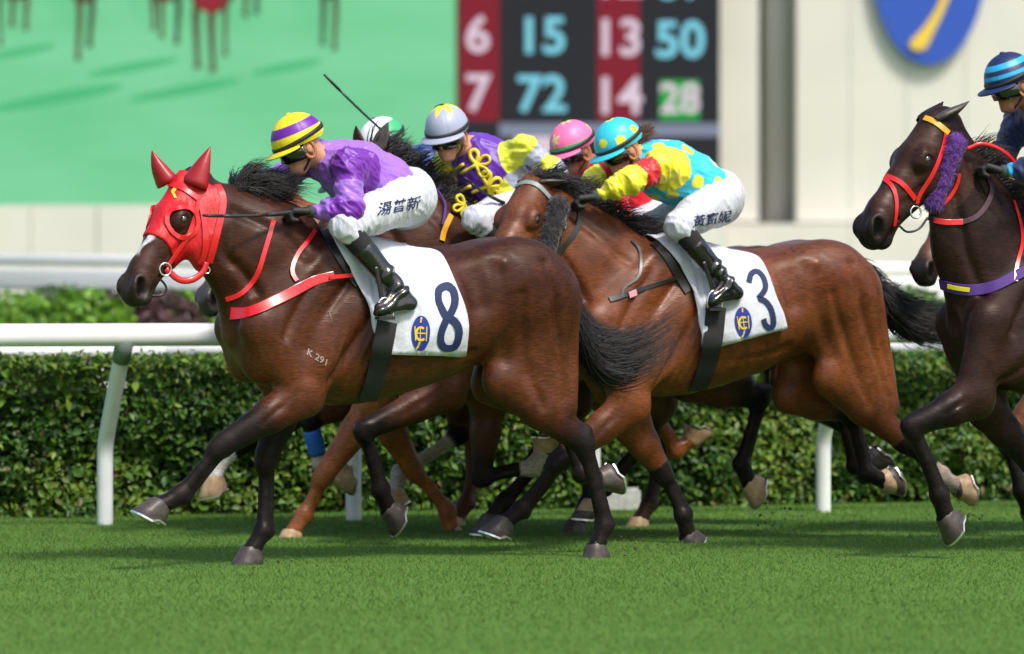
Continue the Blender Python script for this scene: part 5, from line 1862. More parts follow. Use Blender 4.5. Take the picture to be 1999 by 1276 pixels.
    for s in (-1, 1):
        c0 = hp(-0.006, -0.015, 0.086 * s)
        ring = [c0 + J.hf * 0.027 * math.cos(a) + J.hu * (0.042 * math.sin(a) - 0.006) + J.hr * 0.003 * s for a in np.linspace(0, 2 * math.pi, 19)]
        v, f = tube_geo(ring, 0.0085, 6, False, 0.5, J.hr)
        mesh_obj('ear_pad', v, f, M['tan_leather'], J.root)
        pts = spline([hp(0.0, -0.055, 0.076 * s), hp(0.035, -0.095, 0.055 * s), hp(0.060, -0.125, 0.0)], 5)
        v, f = tube_geo(pts, 0.006, 6)
        mesh_obj('chin_strap', v, f, M['black_rubber'], J.root)
    return J

def whip(fr, P0, P1, name, label, r=0.006):
    W = lambda p: V3(fr.o[0] + fr.c * p[0] - fr.s * p[1], fr.o[1] + fr.s * p[0] + fr.c * p[1], p[2])
    P0, P1 = W(P0), W(P1)
    root = empty(name, tuple(P0))
    tag(root, label, 'whip', 'whips carried by the jockeys')
    d = P1 - P0
    sag = V3(0, 0, -0.012)
    q = [d * t + sag * math.sin(t * math.pi) for t in np.linspace(0, 1, 12)]
    v, f = tube_geo(q[:5], [r * 1.5, r * 1.35, r * 1.35, r * 1.3, r * 1.2], 8)
    mesh_obj('grip', v, f, M['black_rubber'], root)
    v, f = tube_geo(q[4:10], [r * 0.9] * 6, 8)
    mesh_obj('shaft', v, f, M['whip'], root)
    v, f = tube_geo(q[9:], [r * 1.5, r * 1.6, r * 1.2], 8, True, 0.6)
    mesh_obj('tip_pad', v, f, M['whip'], root)
    return root
# ------------------------------------------------------------------ riders
PURP, LAV, YEL = lin(104, 26, 150), lin(150, 100, 200), lin(222, 206, 30)
mixc = lambda a, b, t: np.asarray(a) * (1 - t)[:, None] + np.asarray(b) * t[:, None]
def hoops(tt, n, a, b, ph=0.0):
    return mixc(a, b, sstep(np.sin((tt * n + ph) * 2 * math.pi), -0.08, 0.08))

def silk1(V, arm, tt, du, J):
    body = np.tile(np.array(LAV), (len(V), 1))
    sl = hoops(tt, 2.0, PURP, LAV, 0.55)
    a = sstep(arm, 0.4, 0.6)[:, None]
    return body * (1 - a) + sl * a

def cap1(d, a, t):
    z = d[2]
    return PURP if 0.30 < z < 0.66 else YEL

JS = {}
JS['h1'] = dict(label='person in purple silks and yellow striped cap crouching on the leading horse', skin='skin', h=0.0065,
    pt=dict(head=(588, 285, -0.02), neck=(640, 312, 0), chest=(690, 335, 0), waist=(745, 362, 0), pelvis=(790, 385, 0),
            sh_n=(682, 322, -0.19), sh_f=(612, 305, 0.17), el_n=(682, 408, -0.27), el_f=(546, 352, 0.26), wr_n=(606, 412, -0.17), wr_f=(520, 405, 0.12),
            ha_n=(550, 410, -0.13), ha_f=(490, 415, 0.08), hip_n=(782, 392, -0.13), hip_f=(782, 392, 0.13), kn_n=(674, 442, -0.27), kn_f=(690, 442, 0.27),
            an_n=(782, 572, -0.33), an_f=(790, 572, 0.33), toe_n=(742, 604, -0.36), toe_f=(750, 604, 0.36), heel_n=(800, 592, -0.34)),
    hyaw=-4, hpitch=24, hroll=0, silkcol=silk1, capcol=cap1, peak=YEL, button=YEL, bag=0.03)

def spots(cols, V, body, spotc, rad, seed, sel=None, sep=0.105):
    r = np.random.default_rng(seed)
    idx = r.permutation(len(V))[:4000]
    ch = []
    for i in idx:
        if sel is not None and not sel[i]: continue
        if all(np.linalg.norm(V[i] - c) > sep for c in ch): ch.append(V[i])
    dm = np.full(len(V), 9.0)
    for c in ch: dm = np.minimum(dm, np.linalg.norm(V - c, axis=1))
    t = 1 - sstep(dm, rad * 0.93, rad * 1.07)
    if sel is not None: t = t * sel
    return cols * (1 - t)[:, None] + np.asarray(spotc) * t[:, None]
TURQ, RED = lin(52, 190, 214), lin(214, 26, 32)
YEL3 = lin(232, 222, 46)
def silk3(V, arm, tt, du, J):
    body = np.tile(np.array(TURQ), (len(V), 1))
    body = spots(body, V, TURQ, YEL3, 0.036, 5, arm < 0.5)
    sl = np.where((np.abs(tt - 0.27) < 0.11)[:, None], np.array(RED), np.array(YEL3))
    a = (arm > 0.5)[:, None]
    return np.where(a, sl, body)
def dotcap(base, dot, rad, seed, star=False, pts=None):
    r = np.random.default_rng(seed)
    ds = []
    for _ in range(4000):
        d = unit(r.normal(0, 1, 3))
        if d[2] > -0.05 and all(d @ e < 0.70 for e in ds): ds.append(d)
    if pts: ds = [unit(q) for q in pts]
    def f(d, a, t):
        for e in ds:
            ang = math.acos(max(-1, min(1, float(d @ e) / (np.linalg.norm(d) + 1e-9))))
            lim = rad
            if star:
                e1 = unit(np.cross(e, (0.1, 0.2, 1)))
                e2 = np.cross(e, e1)
                ph = math.atan2(d @ e1, d @ e2)
                k = (ph * 5 / (2 * math.pi)) % 1
                lim = rad * (1.25 - 1.5 * abs(k - 0.5) * 1.0) if True else rad
                lim = rad * (0.45 + 0.85 * abs(2 * k - 1) ** 1.4)
            if ang < lim: return dot
        return base
    return f
JS['h3'] = dict(label='person in turquoise silks with yellow spots riding the number three horse', skin='skin', h=0.0075,
    pt=dict(head=(1214, 290, -0.02), neck=(1255, 312, 0), chest=(1298, 330, 0), waist=(1350, 355, 0), pelvis=(1395, 385, 0),
            sh_n=(1292, 322, -0.18), sh_f=(1235, 312, 0.17), el_n=(1232, 352, -0.24), el_f=(1165, 352, 0.24), wr_n=(1162, 384, -0.15), wr_f=(1125, 385, 0.1),
            ha_n=(1120, 388, -0.11), ha_f=(1095, 392, 0.06), hip_n=(1392, 398, -0.13), hip_f=(1385, 395, 0.13), kn_n=(1325, 440, -0.27), kn_f=(1270, 440, 0.26),
            an_n=(1420, 555, -0.33), an_f=(1420, 555, 0.33), toe_n=(1392, 585, -0.36), toe_f=(1390, 585, 0.36), heel_n=(1438, 572, -0.34)),
    hyaw=2, hpitch=26, silkcol=silk3, capcol=dotcap(TURQ, YEL3, 0.20, 9, pts=[(0, 0, 1), (0.75, -0.55, 0.35), (-0.05, -0.9, 0.35), (0.9, 0.45, 0.35), (-0.8, -0.4, 0.3), (-0.5, 0.8, 0.3), (0.3, 0.95, 0.2)]), peak=TURQ, bag=0.03)

NAVY, CYAN = lin(28, 40, 84), lin(40, 160, 214)
def silk6(V, arm, tt, du, J):
    c = np.tile(np.array(NAVY), (len(V), 1))
    m = (arm > 0.5) & (tt > 0.86)
    c[m] = CYAN
    return c
def cap6(d, a, t):
    z = d[2]
    return CYAN if (0.13 < z < 0.32 or 0.50 < z < 0.68) else NAVY
JS['h6'] = dict(label='person in navy silks and navy cap with light blue stripes at the right edge', skin='skin_tan', h=0.009,
    pt=dict(head=(1976, 165, -0.02), neck=(2030, 215, 0), chest=(2078, 250, 0), waist=(2130, 290, 0), pelvis=(2180, 330, 0),
            sh_n=(2062, 240, -0.19), sh_f=(1998, 225, 0.17), el_n=(2035, 330, -0.26), el_f=(1960, 300, 0.24), wr_n=(1958, 334, -0.15), wr_f=(1915, 330, 0.1),
            ha_n=(1910, 318, -0.10), ha_f=(1880, 330, 0.05), hip_n=(2180, 345, -0.13), hip_f=(2180, 345, 0.13), kn_n=(2075, 420, -0.27), kn_f=(2080, 420, 0.27),
            an_n=(2170, 540, -0.33), an_f=(2170, 540, 0.33), toe_n=(2130, 570, -0.36), toe_f=(2130, 570, 0.36)),
    hyaw=0, hpitch=20, silkcol=silk6, capcol=cap6, peak=NAVY, button=NAVY)
def pose(w, s, over):
    b = {k: (w[0] + (v[0] - 648) * s, w[1] + (v[1] - 452) * s, v[2]) for k, v in JS['h1']['pt'].items()}
    b.update(over)
    return b
GREY, YL2, PU2 = lin(158, 163, 184), lin(214, 220, 60), lin(92, 36, 158)
def silk2(V, arm, tt, du, J):
    body = np.tile(np.array(PU2), (len(V), 1))
    sl = hoops(tt, 3.0, GREY, YL2, 0.15)
    return np.where((arm > 0.5)[:, None], sl, body)
def cap2(d, a, t):
    k = (a * 6 / (2 * math.pi)) % 1
    return YL2 if t < 0.30 + 0.55 * abs(2 * k - 1) ** 1.3 else GREY
JS['h2'] = dict(label='person in dark purple silks with yellow braiding and silver grey cap', skin='skin', h=0.008,
    pt=pose((967, 465), 0.95, dict(head=(876, 264, -0.05), neck=(925, 292, 0.0), chest=(950, 330, 0.0), waist=(985, 375, 0), pelvis=(1015, 402, 0),
        sh_n=(1022, 286, -0.20), sh_f=(868, 322, 0.16), el_n=(1084, 336, -0.28), wr_n=(1015, 395, -0.22), ha_n=(975, 404, -0.18), el_f=(840, 378, 0.20), wr_f=(862, 428, 0.10), ha_f=(840, 446, 0.06),
        kn_n=(930, 428, -0.28), kn_f=(890, 425, 0.22), hip_n=(1005, 412, -0.13), hip_f=(1000, 412, 0.13))),
    slv=0.78, hyaw=40, hpitch=18, hroll=4, silkcol=silk2, capcol=cap2, peak=GREY, bag=0.03)
PINK, RED4, GRN = lin(236, 110, 160), lin(206, 22, 34), lin(60, 170, 110)
_star4 = dotcap(PINK, lin(226, 214, 110), 0.26, 4, True, pts=[(0.55, -0.75, 0.42), (0.95, 0.1, 0.5), (-0.2, -0.9, 0.45), (0, 0, 1), (-0.8, 0.4, 0.4)])
def cap4(d, a, t):
    return GRN if -0.02 < d[2] < 0.14 else _star4(d, a, t)
JS['h4'] = dict(label='person in red silks and pink starred cap behind the spotted rider', skin='skin_tan', h=0.010,
    pt=pose((1180, 473), 0.9, dict(head=(1122, 292, -0.02), neck=(1158, 335, 0), chest=(1190, 358, 0), waist=(1230, 385, 0), pelvis=(1262, 408, 0),
        sh_n=(1196, 348, -0.18), sh_f=(1130, 345, 0.17))),
    hyaw=12, hpitch=22, silkcol=lambda V, arm, tt, du, J: np.tile(np.array(RED4), (len(V), 1)), capcol=cap4, peak=PINK)
WHT, BLUE5 = lin(226, 230, 238), lin(40, 62, 120)
JS['h5'] = dict(label='person in blue silks and white green cap with raised whip', skin='skin', h=0.009,
    pt=pose((772, 471), 0.9, dict(head=(752, 286, 0.0), neck=(792, 318, 0), chest=(825, 342, 0), waist=(860, 370, 0), pelvis=(890, 395, 0),
        sh_n=(828, 312, -0.18), sh_f=(772, 318, 0.17), el_n=(842, 345, -0.26), wr_n=(812, 306, -0.26), ha_n=(793, 286, -0.26))),
    hyaw=0, hpitch=24, silkcol=lambda V, arm, tt, du, J: np.tile(np.array(BLUE5), (len(V), 1)), capcol=lambda d, a, t: GRN if (d[0] < -0.1 and d[2] < 0.7) else WHT, peak=WHT, cuff=0.7)
JS['h7'] = dict(label='person in white and yellow cap glimpsed behind the black horse\'s neck', skin='skin_tan', h=0.013,
    pt=pose((2100, 470), 0.89, dict(head=(1952, 332, 0.0), neck=(2000, 350, 0), chest=(2040, 362, 0), sh_n=(2040, 360, -0.18), sh_f=(1985, 352, 0.17), el_f=(1960, 390, 0.2), wr_f=(1940, 420, 0.1), ha_f=(1920, 425, 0.08))),
    hyaw=0, hpitch=30, silkcol=lambda V, arm, tt, du, J: np.tile(np.array(YEL), (len(V), 1)), capcol=lambda d, a, t: YEL if math.sin(a * 3) > 0 else WHT, peak=WHT)
JS['h8'] = dict(label='person in dark green silks hidden behind the purple rider', skin='skin_tan', h=0.015,
    pt=pose((700, 475), 0.86, dict(head=(678, 345, 0.0), neck=(705, 362, 0), chest=(730, 375, 0), waist=(770, 392, 0), pelvis=(800, 408, 0), sh_n=(728, 372, -0.17), sh_f=(700, 372, 0.16),
        el_f=(650, 410, 0.2), wr_f=(640, 440, 0.1), ha_f=(625, 445, 0.08))),
    hyaw=0, hpitch=30, silkcol=lambda V, arm, tt, du, J: np.tile(np.array(lin(20, 60, 40)), (len(V), 1)), capcol=lambda d, a, t: lin(20, 60, 40), peak=lin(20, 60, 40))
# ------------------------------------------------------------------ tack: straps laid on the horses, cloths, decals
M['red_strap'] = simple_mat('red_rubber_strap', lin(206, 22, 30), 0.30, spec=0.6, coat=0.3)
M['red_hood'] = simple_mat('red_hood_cloth', lin(196, 14, 24), 0.50, bump=(26, 0.8, 0.012, 4), stretch=(1.6, 1, 0.5), var=0.12, vscale=14)
M['red_leather'] = simple_mat('dark_red_leather', lin(150, 22, 32), 0.35, bump=(60, 0.2, 0.003))
M['black_strap'] = simple_mat('black_leather_strap', (0.012, 0.011, 0.011), 0.35, spec=0.5)
M['purple_strap'] = simple_mat('purple_webbing', lin(66, 30, 112), 0.7)
M['maroon_strap'] = simple_mat('maroon_rubber_rein', lin(62, 30, 44), 0.5)
M['amber_strap'] = simple_mat('amber_browband', lin(214, 150, 24), 0.4)
M['grey_strap'] = simple_mat('grey_green_browband', lin(120, 136, 132), 0.45)
M['cloth_white'] = simple_mat('white_saddlecloth', (0.60, 0.61, 0.67), 0.8, bump=(14, 0.5, 0.02, 4), var=0.06, vscale=6)
M['ink_navy'] = simple_mat('navy_number', lin(22, 38, 80), 0.75)
M['ink_blue'] = simple_mat('blue_badge', lin(24, 48, 140), 0.65)
M['ink_yellow'] = simple_mat('yellow_embroidery', lin(220, 190, 50), 0.6)
M['braid'] = simple_mat('yellow_braid', lin(222, 202, 40), 0.55)
M['brand'] = simple_mat('freeze_brand', lin(150, 128, 116), 0.7)
M['steel'] = simple_mat('polished_steel', (0.7, 0.7, 0.72), 0.2, 1.0)
M['black_webbing'] = simple_mat('black_girth', (0.012, 0.012, 0.013), 0.75)
M['tag_pink'] = simple_mat('pink_tag', lin(226, 150, 160), 0.6)
M['grey_pad'] = simple_mat('grey_saddle_leather', lin(98, 104, 112), 0.4, spec=0.5)
M['fleece_black'] = simple_mat('black_sheepskin', (0.012, 0.011, 0.012), 0.9, sheen=0.5)
M['fleece_purple'] = simple_mat('purple_sheepskin', lin(84, 36, 120), 0.9, sheen=0.4)

def bvh_obj(o):
    me = o.data
    return BVHTree.FromPolygons([v.co for v in me.vertices], [tuple(p.vertices) for p in me.polygons])

def cast(fr, bvhs, u, v):
    best = None
    o, d = fr.ray(u, v)
    for b in bvhs:
        h = b.ray_cast(Vector(o), Vector(d))
        if h[0] is not None and (best is None or h[3] < best[2]):
            n = np.array(h[1])
            if n @ d > 0: n = -n
            best = (np.array(h[0]), n, h[3])
    return best

def surf_path(fr, bvhs, px, step=9.0, off=0.003, yd=None):
    P2 = [np.array(q[:2], float) for q in spline([V3(a[0], a[1], 0) for a in px], 10)]
    out = [P2[0]]
    for q in P2[1:]:
        if np.linalg.norm(q - out[-1]) >= step: out.append(q)
    if np.linalg.norm(out[-1] - P2[-1]) > 1: out.append(P2[-1])
    pts, nr = [], []
    miss = []
    for i, q in enumerate(out):
        h = cast(fr, bvhs, *q)
        if h is None:
            pts.append(None); nr.append(None); miss.append(i)
        else:
            pts.append(h[0]); nr.append(h[1])
    good = [i for i in range(len(out)) if pts[i] is not None]
    if good:                                        # ends that miss the body are cut off
        g0, g1 = good[0], good[-1] + 1
        out, pts, nr = out[g0:g1], pts[g0:g1], nr[g0:g1]
        miss = [i - g0 for i in miss if g0 <= i < g1]
        good = [i - g0 for i in good]
    if not good:
        pts = [fr.P(q[0], q[1], yd if yd is not None else -0.1) for q in out]
        nr = [V3(0, -1, 0)] * len(out)
        return pts, nr
    for i in miss:
        j = min(good, key=lambda g: abs(g - i))
        pts[i] = fr.P(out[i][0], out[i][1], pts[j][1])
        nr[i] = nr[j]
    # even out
    for _ in range(8):
        nr = [unit(nr[max(i - 1, 0)] + 2 * nr[i] + nr[min(i + 1, len(nr) - 1)]) for i in range(len(nr))]
    pts = [p + n * off for p, n in zip(pts, nr)]
    return pts, nr

def strap(H, name, px, w, mat, bvhs=None, off=0.004, thick=0.004, parent=None, taper=None, step=9.0):
    pts, nr = surf_path(H.fr, bvhs or [H.bvh], px, step, off)
    for _ in range(1):
        pts = [pts[0]] + [0.25 * pts[i - 1] + 0.5 * pts[i] + 0.25 * pts[i + 1] for i in range(1, len(pts) - 1)] + [pts[-1]]
    ww = w if taper is None else list(np.linspace(w, taper, len(pts)))
    v, f = ribbon_geo(pts, nr, ww, thick)
    return mesh_obj(name, v, f, M[mat], parent or H.root, True)

def wire(H, name, px, r, mat, y=-0.1, parent=None, flat=1.0):
    """free-hanging strap or wire; px entries may carry their own sideways offset"""
    pts = spline([H.fr.P(q[0], q[1], q[2] if len(q) > 2 else y) for q in px], 8)
    v, f = tube_geo(pts, r, 8, True, flat, (0, 1, 0))
    return mesh_obj(name, v, f, M[mat], parent or H.root)

def ring_px(H, name, u, v, rad, r, mat, bvhs=None, off=0.01, y=None, asp=1.0):
    h = cast(H.fr, bvhs or [H.bvh], u, v) if y is None else None
    c = h[0] + h[1] * off if h else H.fr.P(u, v, y if y is not None else -0.1)
    a1 = V3(1, 0, 0)
    a2 = V3(0, 0, 1)
    pts = [c + rad * (math.cos(a) * a1 * asp + math.sin(a) * a2) for a in np.linspace(0, 2 * math.pi, 25)]
    vv, ff = tube_geo(pts, r, 7, False, 1.0, (0, 1, 0))
    return mesh_obj(name, vv, ff, M[mat], H.root)

def poly_decal(fr, bvhs, name, polys, mat, off, parent, cell=5.0):
    """flat outlines (photo pixels) filled and laid on a surface"""
    v, f = [], []
    for pl in polys:
        pl = [np.array(q, float) for q in pl]
        c = np.mean(pl, 0)
        rings = [1.0, 0.66, 0.33]
        base = len(v)
        ok = []
        for rr in rings:
            for q in pl:
                p = c + (q - c) * rr
                h = cast(fr, bvhs, *p)
                if h is None:
                    v.append(None)
                else: v.append(h[0] + h[1] * off)
        h = cast(fr, bvhs, *c)
        v.append(h[0] + h[1] * off if h else None)
        n = len(pl)
        for k in range(2):
            for i in range(n):
                f.append((base + k * n + i, base + k * n + (i + 1) % n, base + (k + 1) * n + (i + 1) % n, base + (k + 1) * n + i))
        for i in range(n):
            f.append((base + 2 * n + i, base + 2 * n + (i + 1) % n, base + 3 * n))
    f = [q for q in f if all(v[i] is not None for i in q)]
    v = [p if p is not None else V3(0, 0, 0) for p in v]
    return mesh_obj(name, v, f, M[mat], parent, True)

def text_decal(fr, bvhs, name, s, c, ex, ey, mat, off, parent, bold=0.0):
    """text on a surface: c centre pixel, ex / ey pixel vectors of one em right and one em up"""
    v, f = text_mesh(s, 1.0, bold)
    out = []
    for p in v:
        q = np.array(c, float) + np.array(ex, float) * p[0] + np.array(ey, float) * p[1]
        h = cast(fr, bvhs, *q)
        out.append(h[0] + h[1] * off if h else None)
    f = [t for t in f if all(out[i] is not None for i in t)]
    out = [p if p is not None else V3(0, 0, 0) for p in out]
    if not f: return None
    return mesh_obj(name, out, f, M[mat], parent, False)

def saddlecloth(H, front, rear, name='saddlecloth', ns=44, nt=26, mat='cloth_white', seed=0):
    """cloth over the back; front and rear edges are pixel curves from spine to hem on the near side, mirrored to the far side"""
    fr = H.fr
    Fc = np.array([q[:2] for q in spline([V3(a[0], a[1], 0) for a in front], 12)])
    Rc = np.array([q[:2] for q in spline([V3(a[0], a[1], 0) for a in rear], 12)])
    samp = lambda C, t: np.array([np.interp(t, np.linspace(0, 1, len(C)), C[:, k]) for k in (0, 1)])
    near = []
    for i in range(ns + 1):
        s = i / ns
        col = []
        for j in range(nt + 1):
            t = j / nt
            q = samp(Fc, t) * (1 - s) + samp(Rc, t) * s
            h = cast(fr, [H.bvh], *q)
            col.append((q, h))
        good = [j for j in range(nt + 1) if col[j][1] is not None]
        pts = []
        for j in range(nt + 1):
            q, h = col[j]
            if h is None:
                g = min(good, key=lambda k: abs(k - j)) if good else None
                yy = col[g][1][0][1] if good else -0.1
                p, n = fr.P(q[0], q[1], yy), V3(0, -0.5, 0.8)
                if g is not None and g > j:            # above the spine line: follow the back
                    p[1] = yy * 0.6
            else: p, n = h[0], h[1]
            pts.append(p + n * 0.014)
        near.append(pts)
    near = np.array(near)
    for _ in range(3):
        near[:, 1:-1] = 0.25 * near[:, :-2] + 0.5 * near[:, 1:-1] + 0.25 * near[:, 2:]
        near[1:-1] = 0.25 * near[:-2] + 0.5 * near[1:-1] + 0.25 * near[2:]
    wr = (vnoise(near.reshape(-1, 3) * np.array([1, 1, 0.4]), 11).reshape(near.shape[:2]) - 0.5)
    edge = np.linspace(0, 1, nt + 1)[None, :]
    near[..., 1] -= 0.034 * np.abs(wr) * edge + 0.006
    ss = np.linspace(0, 1, ns + 1)[:, None]
    fold = (1 - np.abs(2 * vnoise(np.stack([near[..., 0].ravel() * 26, near[..., 2].ravel() * 5, near[..., 0].ravel() * 0 + seed], 1), 1.0) - 1)).reshape(near.shape[:2]) ** 2
    near[..., 1] -= fold * (0.016 * np.exp(-(ss / 0.22) ** 2) + 0.010 * edge ** 3 + 0.003) * np.clip(edge * 3, 0, 1)
    rows = []
    for i in range(ns + 1):
        top = near[i, 0].copy()
        hz = H.bvh.ray_cast(Vector((top[0], 0.0, 2.6)), Vector((0, 0, -1)))
        mid = V3(top[0], 0, (hz[0][2] if hz[0] else top[2]) + 0.016)
        far = near[i].copy()
        far[:, 1] = -far[:, 1]
        q1 = V3(top[0], top[1] * 0.5, max(top[2], mid[2] - 0.02) * 0.5 + (mid[2] - 0.004) * 0.5)
        q2 = q1 * V3(1, -1, 1)
        rows.append(list(near[i][::-1]) + [q1, mid, q2] + list(far))
    G = np.array(rows)
    a, b = G.shape[:2]
    v = G.reshape(-1, 3)
    f = np.array([(i * b + j, (i + 1) * b + j, (i + 1) * b + j + 1, i * b + j + 1) for i in range(a - 1) for j in range(b - 1)])
    o = mesh_obj(name, v, f, M[mat], H.root, True)
    m = o.modifiers.new('thick', 'SOLIDIFY')
    m.thickness = 0.006
    m.offset = 0
    H.cloth = o
    H.cloth_bvh = bvh_obj(o)
    return o

def badge(H, c, rx, ry, tilt=0.0):
    fr, b = H.fr, [H.cloth_bvh]
    ct, st = math.cos(R(tilt)), math.sin(R(tilt))
    T = lambda x, y: (c[0] + (x * ct - y * st), c[1] + (x * st + y * ct))
    pl = [T(rx * math.cos(a), ry * math.sin(a)) for a in np.linspace(0, 2 * math.pi, 29)[:-1]]
    o = poly_decal(fr, b, 'badge', [pl], 'ink_blue', 0.007, H.cloth)
    k = rx / 18.0
    def st_(pts, w):
        pts = [T(x * k, y * k) for x, y in pts]
        P3, N3 = surf_path(fr, b, pts, 2.5, 0.0085)
        v, f = ribbon_geo(P3, N3, w * k / 395.0, 0.0015)
        mesh_obj('badge_embroidery', v, f, M['ink_yellow'], H.cloth, True)
    arc = [(9 * math.cos(a), 12 * math.sin(a) + 1) for a in np.linspace(R(50), R(310), 12)]
    st_(arc, 4.2)
    st_([(-7, 0), (9, 0)], 2.2)
    st_([(0, -12), (0, 12)], 1.8)
    st_([(-12, -13), (-10, 14)], 2.2)
    st_([(11, -13), (11, 14)], 2.2)
    st_([(1, -30), (0, -20)], 3.2)
    st_([(0, 16), (-3, 24), (-7, 30)], 3.4)

def number(H, strokes, w, mat='ink_navy'):
    for s in strokes:
        P3, N3 = surf_path(H.fr, [H.cloth_bvh], s, 4.0, 0.007)
        v, f = ribbon_geo(P3, N3, w / 395.0, 0.002)
        mesh_obj('number_stroke', v, f, M[mat], H.cloth, True)

def fleece_roll(H, name, p0, p1, r, mat, n=900, off=0.03, seed=1):
    a, b = cast(H.fr, [H.bvh], *p0), cast(H.fr, [H.bvh], *p1)
    A = a[0] + a[1] * off if a else H.fr.P(*p0, -0.12)
    B = b[0] + b[1] * off if b else H.fr.P(*p1, -0.12)
    fd = Field(np.minimum(A, B) - r - 0.03, np.maximum(A, B) + r + 0.03, 0.006)
    fd.cone(A, B, r, r * 0.92, 0.01)
    V, Q = fd.mesh()
    N = vnormals(V, Q)
    V = V + N * (0.010 * (vnoise(V, 70) - 0.5) + 0.006 * (vnoise(V, 30) - 0.5))[:, None]
    rg = np.random.default_rng(seed)
    i = rg.integers(0, len(V), n)
    root = V[i]
    tip = root + (N[i] + rg.normal(0, 0.6, (n, 3))) * 0.010
    v2, f2 = strands(root, tip, (root + tip) / 2 + rg.normal(0, 0.003, (n, 3)), 0.0016, 4, 0.002, seed)
    return mesh_obj(name, np.concatenate([V, v2]), np.concatenate([Q, f2 + len(V)]), M[mat], H.root)

def saddle(H, pad, name='saddle'):
    """light racing saddle: flat grey seat end behind the rider, dark flap"""
    fr = H.fr
    (u0, v0), (u1, v1) = pad
    A, B = fr.P(u0, v0, -0.06), fr.P(u1, v1, -0.06)
    fd = Field(np.minimum(A, B) - 0.2, np.maximum(A, B) + 0.2, 0.008)
    for s in (-1, 1):
        A2, B2 = A * V3(1, 0, 1) + V3(0, 0.05 * s, 0), B * V3(1, 0, 1) + V3(0, 0.055 * s, 0)
        fd.cone(A2 - V3(0.25, 0, -0.005), B2, 0.060, 0.052, 0.05, w=V3(0, 0, 1), sq=0.36)
    V, Q = fd.mesh()
    return mesh_obj(name, V, Q, M['grey_pad'], H.root)

def stirrup(H, strap_px, iron, y=-0.36):
    wire(H, 'stirrup_leather', strap_px, 0.012, 'black_strap', y, flat=0.3)
    (u, v), s = iron, 0.052
    c = H.fr.P(u, v, y)
    mb = MB()
    pts = [c + V3(0.045 * math.cos(a), 0, 0.062 * math.sin(a)) for a in np.linspace(R(-35), R(215), 17)]
    v2, f2 = tube_geo(pts, 0.0055, 7, True, 1.0, (0, 1, 0))
    mesh_obj('stirrup_iron', v2, f2, M['steel'], H.root)
    mb.box(c + V3(0, 0, -0.036), (0.085, 0.05, 0.014))
    mb.obj('stirrup_tread', M['black_webbing'], H.root, False)
# ------------------------------------------------------------------ build the field
HS = {}
for sp in SPECS:
    H = HS[sp['id']] = build_horse(sp)
    H.J = build_jockey(H, JS[sp['id']])

# ---- leading horse: red hood, bridle, breastplate, number eight
H = HS['h1']
def hood(H):
    fd = H.fd
    c = np.array([H.hp(-0.05, 0.05, s) for s in (-0.15, 0.15)] + [H.hp(0.48, -0.32, s) for s in (-0.15, 0.15)] + [H.hp(0.48, 0.05, s) for s in (-0.15, 0.15)] + [H.hp(-0.05, -0.3, 0)])
    lo, hi = c.min(0), c.max(0)
    sl, g = fd.sub(lo, hi)
    g2 = Field(lo, lo + 0.1, fd.h)
    g2.lo = np.array([g[0].ravel()[0], g[1].ravel()[0], g[2].ravel()[0]], float)
    g2.ax = [q.ravel() for q in g]
    g2.d = fd.d[sl].copy() - 0.009
    X, Y_, Z = g
    e = lambda ax: (X - H.Ph[0]) * ax[0] + (Y_ - H.Ph[1]) * ax[1] + (Z - H.Ph[2]) * ax[2]
    a, n, l = e(H.A), e(H.N), e(H.Lt)
    k = np.linalg.norm(H.hp(1, 0) - H.Ph)
    a, n, l = a / k, n / k, l / k
    low = a - (0.350 + 0.30 * np.maximum(0, -n - 0.06) - 0.9 * np.maximum(0, -n - 0.22))
    back = -(n + 0.165 + 0.42 * (a + 0.015))
    top = -(a + 0.035)
    reg = np.maximum(np.maximum(low, back), top) * k
    g2.d = np.maximum(g2.d, reg)
    eye = (np.sqrt(((a - 0.222) / 0.068) ** 2 + ((n + 0.072) / 0.062) ** 2) - 1) * 0.06 * k
    eye = np.where(np.abs(l) > 0.03, eye, 0.1)
    g2.d = np.maximum(g2.d, -eye).astype(np.float32)
    V, Q = g2.mesh()
    V = relax(V, Q, 1, 0.4)
    o = mesh_obj('hood', V, Q, M['red_hood'], H.root)
    return o
ho = hood(H)
hb = [bvh_obj(ho), H.bvh]
for s2 in (-1, 1):                                   # rims of the eye holes
    pts, nr = [], []
    for a in np.linspace(0, 2 * math.pi, 37):
        p = H.hp(0.222 + 0.074 * math.cos(a), -0.072 + 0.068 * math.sin(a), 0.3 * s2)
        h = None
        for b in hb:
            q = b.ray_cast(Vector(p), Vector(-H.Lt * s2))
            if q[0] is not None and (h is None or q[3] < h[3]): h = q
        if h is None: continue
        pts.append(np.array(h[0]) + H.Lt * s2 * 0.004)
        nr.append(unit(np.array(h[1]) if np.array(h[1]) @ (H.Lt * s2) > 0 else -np.array(h[1])))
    nr = [unit(nr[i - 1] + nr[i] + nr[(i + 1) % len(nr)]) for i in range(len(nr))]
    v, f = ribbon_geo(pts, nr, 0.024, 0.006)
    mesh_obj('eye_rim', v, f, M['red_strap'], ho, True)
